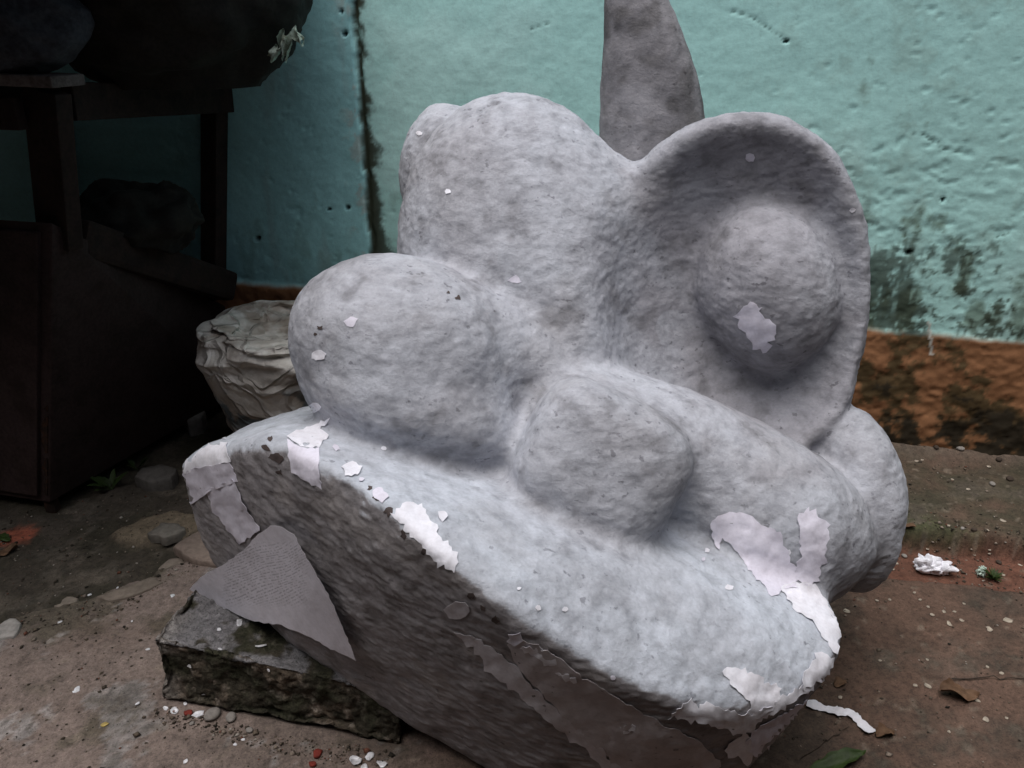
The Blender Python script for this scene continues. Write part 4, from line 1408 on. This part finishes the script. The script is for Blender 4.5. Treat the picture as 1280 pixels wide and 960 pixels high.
M_FLECK = plain_attr_mat('pale plaster fleck', (0.36, 0.31, 0.25), 0.9, 60)
M_SCRAP = plain_attr_mat('white paper scrap', (0.75, 0.75, 0.78), 0.8, 60)
M_RED = plain_attr_mat('red chip', (0.20, 0.035, 0.025), 0.8, 60)
M_DRY = plain_attr_mat('dry leaf', (0.135, 0.078, 0.046), 0.75, 80)
M_YELLOW = plain_attr_mat('yellowed leaf bit', (0.45, 0.34, 0.12), 0.75, 60)
M_GREEN = plain_attr_mat('green leaf', (0.036, 0.060, 0.016), 0.5, 60)
M_PEBBLE = plain_attr_mat('grey pebble', (0.26, 0.24, 0.22), 0.9, 60)
M_TWIG = plain_attr_mat('dry twig', (0.06, 0.045, 0.035), 0.9, 60)

FLECKS = [(1188, 780, 7), (1260, 776, 9), (1236, 787, 7), (1165, 769, 4), (1180, 765, 4), (1193, 765, 3), (1160, 759, 3), (1150, 750, 3), (1202, 776, 4), (1143, 741, 3), (1058, 764, 6),
          (1081, 735, 5), (1096, 751, 3), (1112, 750, 3), (1188, 780, 3), (1205, 755, 3), (1144, 857, 4), (1160, 858, 6), (1252, 842, 4), (1159, 825, 3), (1050, 872, 4), (1221, 876, 5), (1232, 900, 6),
          (1258, 898, 3), (1186, 915, 3), (1116, 681, 6), (1128, 677, 3), (1225, 692, 4), (1234, 698, 3), (1208, 700, 3), (1262, 692, 4), (1234, 697, 3), (1224, 672, 3), (1165, 664, 3), (1253, 651, 5), (1184, 664, 3),
          (1146, 577, 4), (1236, 583, 4), (1100, 826, 3), (1234, 834, 3), (1116, 712, 3), (1275, 706, 4), (1155, 566, 3), (1190, 600, 3), (1210, 612, 4)]
for i, (x, y, r) in enumerate(FLECKS):
    scrap(x, y, r * 0.82, M_FLECK, 'plaster_fleck', 'small flat cream plaster fleck on the brown yard floor right of the sculpture', 'fleck', 'plaster flecks on the yard floor', 1000 + i, bend=0.03, aspect=0.8)
LSCR = [(96, 863, 7), (131, 906, 5), (165, 777, 2), (112, 744, 3), (216, 745, 4), (75, 778, 3), (207, 886, 4), (172, 880, 3), (294, 931, 3), (232, 952, 4), (304, 925, 3), (147, 735, 2), (185, 812, 3)]
for i, (x, y, r) in enumerate(LSCR):
    scrap(x, y, r, M_YELLOW if i == 1 else M_SCRAP, 'leaf_scrap' if i == 1 else 'paper_scrap',
          'yellowed leaf scrap on the bare concrete slab left of the block' if i == 1 else 'tiny white paper scrap on the bare concrete left of the block', 'leaf' if i == 1 else 'scrap', None if i == 1 else 'paper scraps on the left slab', 1100 + i)
for i, (x, y, r) in enumerate([(218, 889, 7), (248, 893, 8), (232, 880, 4)]):
    scrap(x, y, r, M_SCRAP, 'paper_scrap', 'white paper scrap lying along the foot of the mossy concrete block', 'scrap', 'scraps at the foot of the block', 1150 + i)
scrap(236, 893, 6, M_RED, 'red_chip', 'red chip between paper scraps at the foot of the block', 'chip', None, 1160, thick=0.006)
for i, (x, y, r) in enumerate([(397, 944, 8), (391, 957, 5)]):
    scrap(x, y, r, M_RED, 'red_chip', 'red and rusty chip on the ground beneath the overhanging slab', 'chip', 'red chips under the slab', 1170 + i, thick=0.006)
for i, (x, y, r) in enumerate([(445, 952, 9), (462, 946, 8), (478, 956, 7), (455, 962, 8)]):
    scrap(x, y, r, M_SCRAP, 'paper_scrap', 'crumpled white paper scrap on the ground beneath the overhanging slab', 'scrap', 'paper scraps under the slab', 1180 + i, bend=0.5)

def pebble(px, py, size_px, label, seed, mat, group=None, on=None):
    p = ground_at(px, py) if on is None else on
    t = p[1] * CP - (p[2] - CAM_H) * SP
    r = size_px * t / FPX
    lump('pebble', (p[0], p[1], p[2] + r * 0.42), (r, r * 0.8, r * 0.55), mat, seed, r * 0.12, seed, nth=20, nph=12, label=label, cat='pebble')['group'] = group or 'pebbles by the block'
for i, (x, y, r) in enumerate([(266, 896, 10), (289, 899, 8), (312, 914, 5), (240, 905, 3)]):
    pebble(x, y, r, 'grey pebble in the rubble along the foot of the mossy block', 70 + i, M_PEBBLE)
for i, (x, y, r) in enumerate([(970 + 160, 696, 4), (1210, 690, 4), (1195, 690, 3), (1248, 704, 4), (1100, 664, 5), (1262, 600, 5), (1240, 606, 4), (1222, 555, 4), (1140, 552, 4), (1170, 560, 4), (1200, 562, 5), (1250, 570, 4)]):
    pebble(x, y, r, 'brown crumb of rubble in the damp strip below the ochre band', 90 + i, M_TWIG if i % 2 else M_PEBBLE, 'rubble crumbs below the wall')

# scraps lying on the block
BLK = bpy.data.objects['concrete_block']
BB = BVHTree.FromPolygons([tuple(BLK.matrix_basis @ v.co) for v in BLK.data.vertices], [tuple(p.vertices) for p in BLK.data.polygons])
for i, (x, y, r) in enumerate([(300, 780, 9), (326, 808, 8), (275, 812, 4), (238, 833, 4), (274, 787, 3), (336, 838, 3), (255, 868, 3), (334, 900, 4), (281, 760, 3)]):
    h = BB.ray_cast(Vector((0, 0, CAM_H)), Vector(ray(x, y)).normalized())
    if h[0] is None:
        continue
    o = scrap(x, y, r, M_SCRAP, 'paper_scrap', 'white paper scrap stuck on the mossy concrete block', 'scrap', 'scraps on the block', 1200 + i, on=np.array(h[0]))
    o.rotation_mode = 'QUATERNION'
    o.rotation_quaternion = h[1].to_track_quat('Z', 'Y')

def crumpled(px, py, size, seed, label, elong=1.9, rot=0.0, mat=None, name='crumpled_paper'):
    p = ground_at(px, py)
    nth, nph = 44, 30
    th = np.linspace(0, 2 * math.pi, nth, endpoint=False); ph = np.linspace(0.03, math.pi - 0.03, nph)
    PH, TH = np.meshgrid(ph, th, indexing='ij')
    n = np.stack([np.cos(PH).ravel() * elong, np.sin(PH).ravel() * np.cos(TH).ravel(), np.sin(PH).ravel() * np.sin(TH).ravel() * 0.95], 1)
    q = n * size
    u = n / elong
    rid = np.abs(fbm(u + seed, 2.4, 2, seed)) * 2
    fac = 0.72 + 0.55 * rid + 0.10 * vnoise(u, 6, seed)
    waist = 1 - 0.35 * np.exp(-((n[:, 0] - 0.35) / 0.45) ** 2)
    q = q * fac[:, None]
    q[:, 1:] *= waist[:, None]
    q[:, 1] += 0.25 * size * np.sin(n[:, 0] * 1.4)
    c, s = math.cos(rot), math.sin(rot)
    v = np.stack([q[:, 0] * c - q[:, 1] * s, q[:, 0] * s + q[:, 1] * c, q[:, 2]], 1)
    v[:, 2] -= np.percentile(v[:, 2], 2)
    v[:, 2] = np.maximum(v[:, 2], 0)
    i = np.arange(nth * nph).reshape(nph, nth)
    f = np.stack([i[:-1].ravel(), np.roll(i[:-1], -1, 1).ravel(), np.roll(i[1:], -1, 1).ravel(), i[1:].ravel()], 1).tolist() + [i[0][::-1].tolist(), i[-1].tolist()]
    o = mesh_obj(name, v, f, mat or M_WHITE_PAPER, None, smooth=False)
    o.location = p
    tag(o, label, 'paper')
crumpled(1164, 716, 0.031, 5, 'crumpled white paper twist lying in the red gutter', 1.7, -0.55)
crumpled(1226, 718, 0.013, 9, 'pale greenish paper pellet beside the green tuft in the gutter', 1.2, 0.4, mat=plain_attr_mat('greenish paper', (0.45, 0.55, 0.48), 0.8, 60))

def ribbon(name, pts_px, width, mat, label, cat, lift=0.004, seed=0, thick=0.0008):
    P = np.array([ground_at(*q) for q in pts_px])
    n = 40
    s = np.linspace(0, len(P) - 1, n)
    C = np.stack([np.interp(s, np.arange(len(P)), P[:, k]) for k in range(3)], 1)
    T = np.gradient(C, axis=0); T /= np.linalg.norm(T, axis=1)[:, None]
    B = np.cross(T, [0, 0, 1.0]); B /= np.linalg.norm(B, axis=1)[:, None]
    r = np.random.default_rng(seed)
    V = []
    for i in range(n):
        w = width * (1 + 0.22 * math.sin(i * 0.55) + 0.12 * math.sin(i * 1.7 + 1) + 0.05 * r.normal()) * 0.5
        for k in (-1, 0, 1):
            V.append(C[i] + B[i] * w * k + np.array([0, 0, lift + 0.003 * math.sin(i * 0.5 + k) + 0.002 * abs(k)]))
    V = np.array(V)
    F = []
    for i in range(n - 1):
        for k in (0, 1):
            a = i * 3 + k
            F.append((a, a + 1, a + 4, a + 3))
    V, F = solid(V, F, np.tile([0, 0, 1.0], (len(V), 1)), thick)
    o = mesh_obj(name, V, F, mat, None, loc=P[0])
    tag(o, label, cat)
ribbon('paper_strip', [(1008, 881), (1026, 886), (1048, 892), (1062, 892), (1072, 902), (1090, 918)], 0.022, M_WHITE_PAPER, 'long torn strip of white paper lying on the ground beside the sculpture', 'paper', seed=4)

def leaf(px, py, length, width, rot, mat, label, seed, curl=0.5, name='dry_leaf', fold=0.35, lift=0.003):
    p = ground_at(px, py)
    nu, nv = 20, 9
    r = np.random.default_rng(seed)
    ph = r.uniform(0, 6)
    V = []
    for i in range(nu):
        u = i / (nu - 1)
        w = width * (math.sin(math.pi * min(1, 0.03 + 0.97 * u)) ** 0.75) * (1 + 0.12 * math.sin(u * 23 + ph)) * 0.5 + 0.0008
        for j in range(nv):
            v = j / (nv - 1) * 2 - 1
            x, y = (u - 0.5) * length, v * w
            z = fold * abs(y) + curl * length * (abs(v) ** 2) * 0.12 * math.sin(u * 6 + ph) + 0.05 * length * math.sin(u * 4 + ph) + 0.1 * width * math.sin(5 * u + 3 * v + ph)
            V.append((x, y, z))
    V = np.array(V)
    V[:, 2] -= V[:, 2].min() - lift
    i = np.arange(nu * nv).reshape(nu, nv)
    F = [tuple(q) for q in np.stack([i[:-1, :-1].ravel(), i[1:, :-1].ravel(), i[1:, 1:].ravel(), i[:-1, 1:].ravel()], 1).tolist()]
    V, F = solid(V, F, np.tile([0, 0, 1.0], (len(V), 1)), 0.0007)
    c, s = math.cos(rot), math.sin(rot)
    V = np.stack([V[:, 0] * c - V[:, 1] * s, V[:, 0] * s + V[:, 1] * c, V[:, 2]], 1)
    o = mesh_obj(name, V, F, mat, None)
    o.location = p
    tag(o, label, 'leaf')
    return o
leaf(1198, 870, 0.085, 0.045, -0.1, M_DRY, 'curled dry brown leaf alone on the concrete floor', 3, 1.4)
leaf(1106, 918, 0.045, 0.028, 0.3, M_DRY, 'small rusty dry leaf at the end of the white paper strip', 4, 1.6)
leaf(1050, 856, 0.034, 0.022, 0.5, M_DRY, 'brown leaf crumb beside the nose of the sculpture', 5, 1.2)
leaf(1136, 660, 0.034, 0.018, -0.5, M_DRY, 'brown leaf bit lodged in the gutter beside the side lobe', 6, 1.2)
leaf(1046, 956, 0.13, 0.035, 0.28, M_GREEN, 'fresh green leaf lying on the floor in front of the paper strip', 7, 0.4, name='green_leaf', fold=0.2)
leaf(6, 692, 0.07, 0.035, 0.6, M_DRY, 'dark dry leaf at the foot of the cabinet beside red brick dust', 8, 1.5)
leaf(4, 676, 0.06, 0.03, -0.4, M_GREEN, 'green leaf at the foot of the cabinet beside red brick dust', 9, 0.6, name='green_leaf')

def twig(pts_px, rad, label, seed):
    P = np.array([ground_at(*q) for q in pts_px]) + np.array([0, 0, 0.004])
    n = 14
    s = np.linspace(0, len(P) - 1, n)
    C = np.stack([np.interp(s, np.arange(len(P)), P[:, k]) for k in range(3)], 1)
    C += 0.002 * np.random.default_rng(seed).normal(size=C.shape)
    th = np.linspace(0, 2 * math.pi, 6, endpoint=False)
    rings = [c + rad * (1 - 0.5 * k / n) * np.stack([np.cos(th) * 0.3, np.cos(th), np.sin(th)], 1) for k, c in enumerate(C)]
    v, f = loft(rings)
    o = mesh_obj('twig', v, f.tolist() + [list(range(6)), list(range(6 * n - 1, 6 * n - 7, -1))], M_TWIG, None, loc=P[0])
    tag(o, label, 'twig')
twig([(1000, 952), (1030, 930), (1060, 908)], 0.0016, 'thin dry twig lying across the floor towards the paper strip', 1)
twig([(1186, 853), (1230, 848), (1285, 850)], 0.0018, 'thin dark twig lying behind the curled brown leaf', 2)

def weed(px, py, n, size, label, seed, slim=0.20):
    p = ground_at(px, py)
    root = empty('weed', tuple(p))
    tag(root, label, 'weed')
    r = np.random.default_rng(seed)
    for k in range(n):
        a = r.uniform(0, 6.28); L = size * r.uniform(0.6, 1.2); h = size * r.uniform(0.3, 1.0)
        tip = np.array([math.cos(a) * L, math.sin(a) * L, h])
        side = np.array([-math.sin(a), math.cos(a), 0])
        V, F = [], []
        for i in range(6):
            u = i / 5
            c = tip * np.array([u, u, math.sin(u * 2.2) / math.sin(2.2) if False else u * (1.5 - 0.5 * u)])
            w = slim * L * math.sin(math.pi * (0.08 + 0.9 * u)) ** 1.2 if u > 0.35 else 0.0012
            for s_ in (-1, 0, 1):
                V.append(c + side * w * s_ + np.array([0, 0, abs(s_) * w * 0.3]))
        for i in range(5):
            for q in (0, 1):
                b = i * 3 + q
                F.append((b, b + 1, b + 4, b + 3))
        V, F = solid(np.array(V), F, np.tile([0, 0, 1.0], (18, 1)), 0.0006)
        o = mesh_obj('leaf', V, F, M_GREEN, None)
        o.parent = root
weed(118, 590, 14, 0.085, 'small leafy weed sprouting at the base of the rusty cabinet', 1)
weed(140, 612, 8, 0.06, 'tiny low weed in the soil beside the larger weed', 2)
weed(172, 588, 6, 0.05, 'few weed leaves beside the rounded grey stone', 3)
weed(1241, 724, 40, 0.026, 'little green moss tuft in the red gutter beside a paper pellet', 4, 0.09)

def build_crumbs():
    """grit and crumbs of mortar that nobody could count"""
    r = np.random.default_rng(321)
    pts = []
    def area(poly_px, n, z=0.0):
        q = np.array([gpx(*p, z) for p in poly_px])
        lo, hi = q.min(0), q.max(0)
        s = r.uniform(lo, hi, (n * 4, 2))
        s = s[poly_sd(s[:, 0], s[:, 1], [tuple(k) for k in q]) < 0][:n]
        pts.append(s)
    area([(-40, 800), (80, 750), (190, 716), (262, 670), (250, 600), (60, 620), (-60, 650)], 900)
    area([(-60, 800), (60, 762), (130, 742), (245, 690), (262, 700), (150, 765), (0, 800)], 350)
    area([(195, 885), (330, 915), (500, 940), (480, 965), (320, 935), (190, 905)], 420)
    area([(1040, 690), (1130, 650), (1290, 690), (1290, 745), (1150, 716)], 520)
    area([(1100, 545), (1290, 562), (1290, 580), (1100, 562)], 350, 0.05)
    area([(1000, 700), (1290, 745), (1290, 975), (900, 975)], 330)
    area([(-20, 790), (190, 740), (200, 880), (480, 975), (-20, 975)], 380)
    area([(1110, 570), (1290, 585), (1290, 690), (1120, 650)], 200, 0.05)
    p = np.concatenate(pts)
    h, _ = floor_height(p[:, 0], p[:, 1])
    n = len(p)
    size = np.clip(r.lognormal(-6.15, 0.5, n), 0.0008, 0.008)
    octa = np.array([(1, 0, 0), (-1, 0, 0), (0, 1, 0), (0, -1, 0), (0, 0, 1), (0, 0, -1)], float)
    tri = np.array([(0, 2, 4), (2, 1, 4), (1, 3, 4), (3, 0, 4), (2, 0, 5), (1, 2, 5), (3, 1, 5), (0, 3, 5)])
    ang = r.uniform(0, 6.283, n)
    ca, sa = np.cos(ang)[:, None], np.sin(ang)[:, None]
    v = octa[None] * r.uniform(0.55, 1.35, (n, 6, 1)) * size[:, None, None]
    v[:, :, 2] *= 0.65
    v = np.stack([v[:, :, 0] * ca - v[:, :, 1] * sa, v[:, :, 0] * sa + v[:, :, 1] * ca, v[:, :, 2]], 2)
    v += np.stack([p[:, 0], p[:, 1], h + size * 0.35], 1)[:, None, :]
    f = (tri[None] + 6 * np.arange(n)[:, None, None]).reshape(-1, 3)
    o = mesh_obj('grit', v.reshape(-1, 3), f, M_STONE, None, smooth=False)
    pal = np.array([(0.06, 0.048, 0.036), (0.12, 0.095, 0.072), (0.22, 0.18, 0.145), (0.03, 0.026, 0.02), (0.34, 0.31, 0.27), (0.14, 0.06, 0.04)])
    k = pal[r.choice(6, n, p=[0.30, 0.27, 0.18, 0.15, 0.05, 0.05])]
    set_colour(o, np.repeat(k, 6, axis=0))
    tag(o, 'brown grit and mortar crumbs strewn over the yard floor', 'grit', kind='stuff')
build_crumbs()
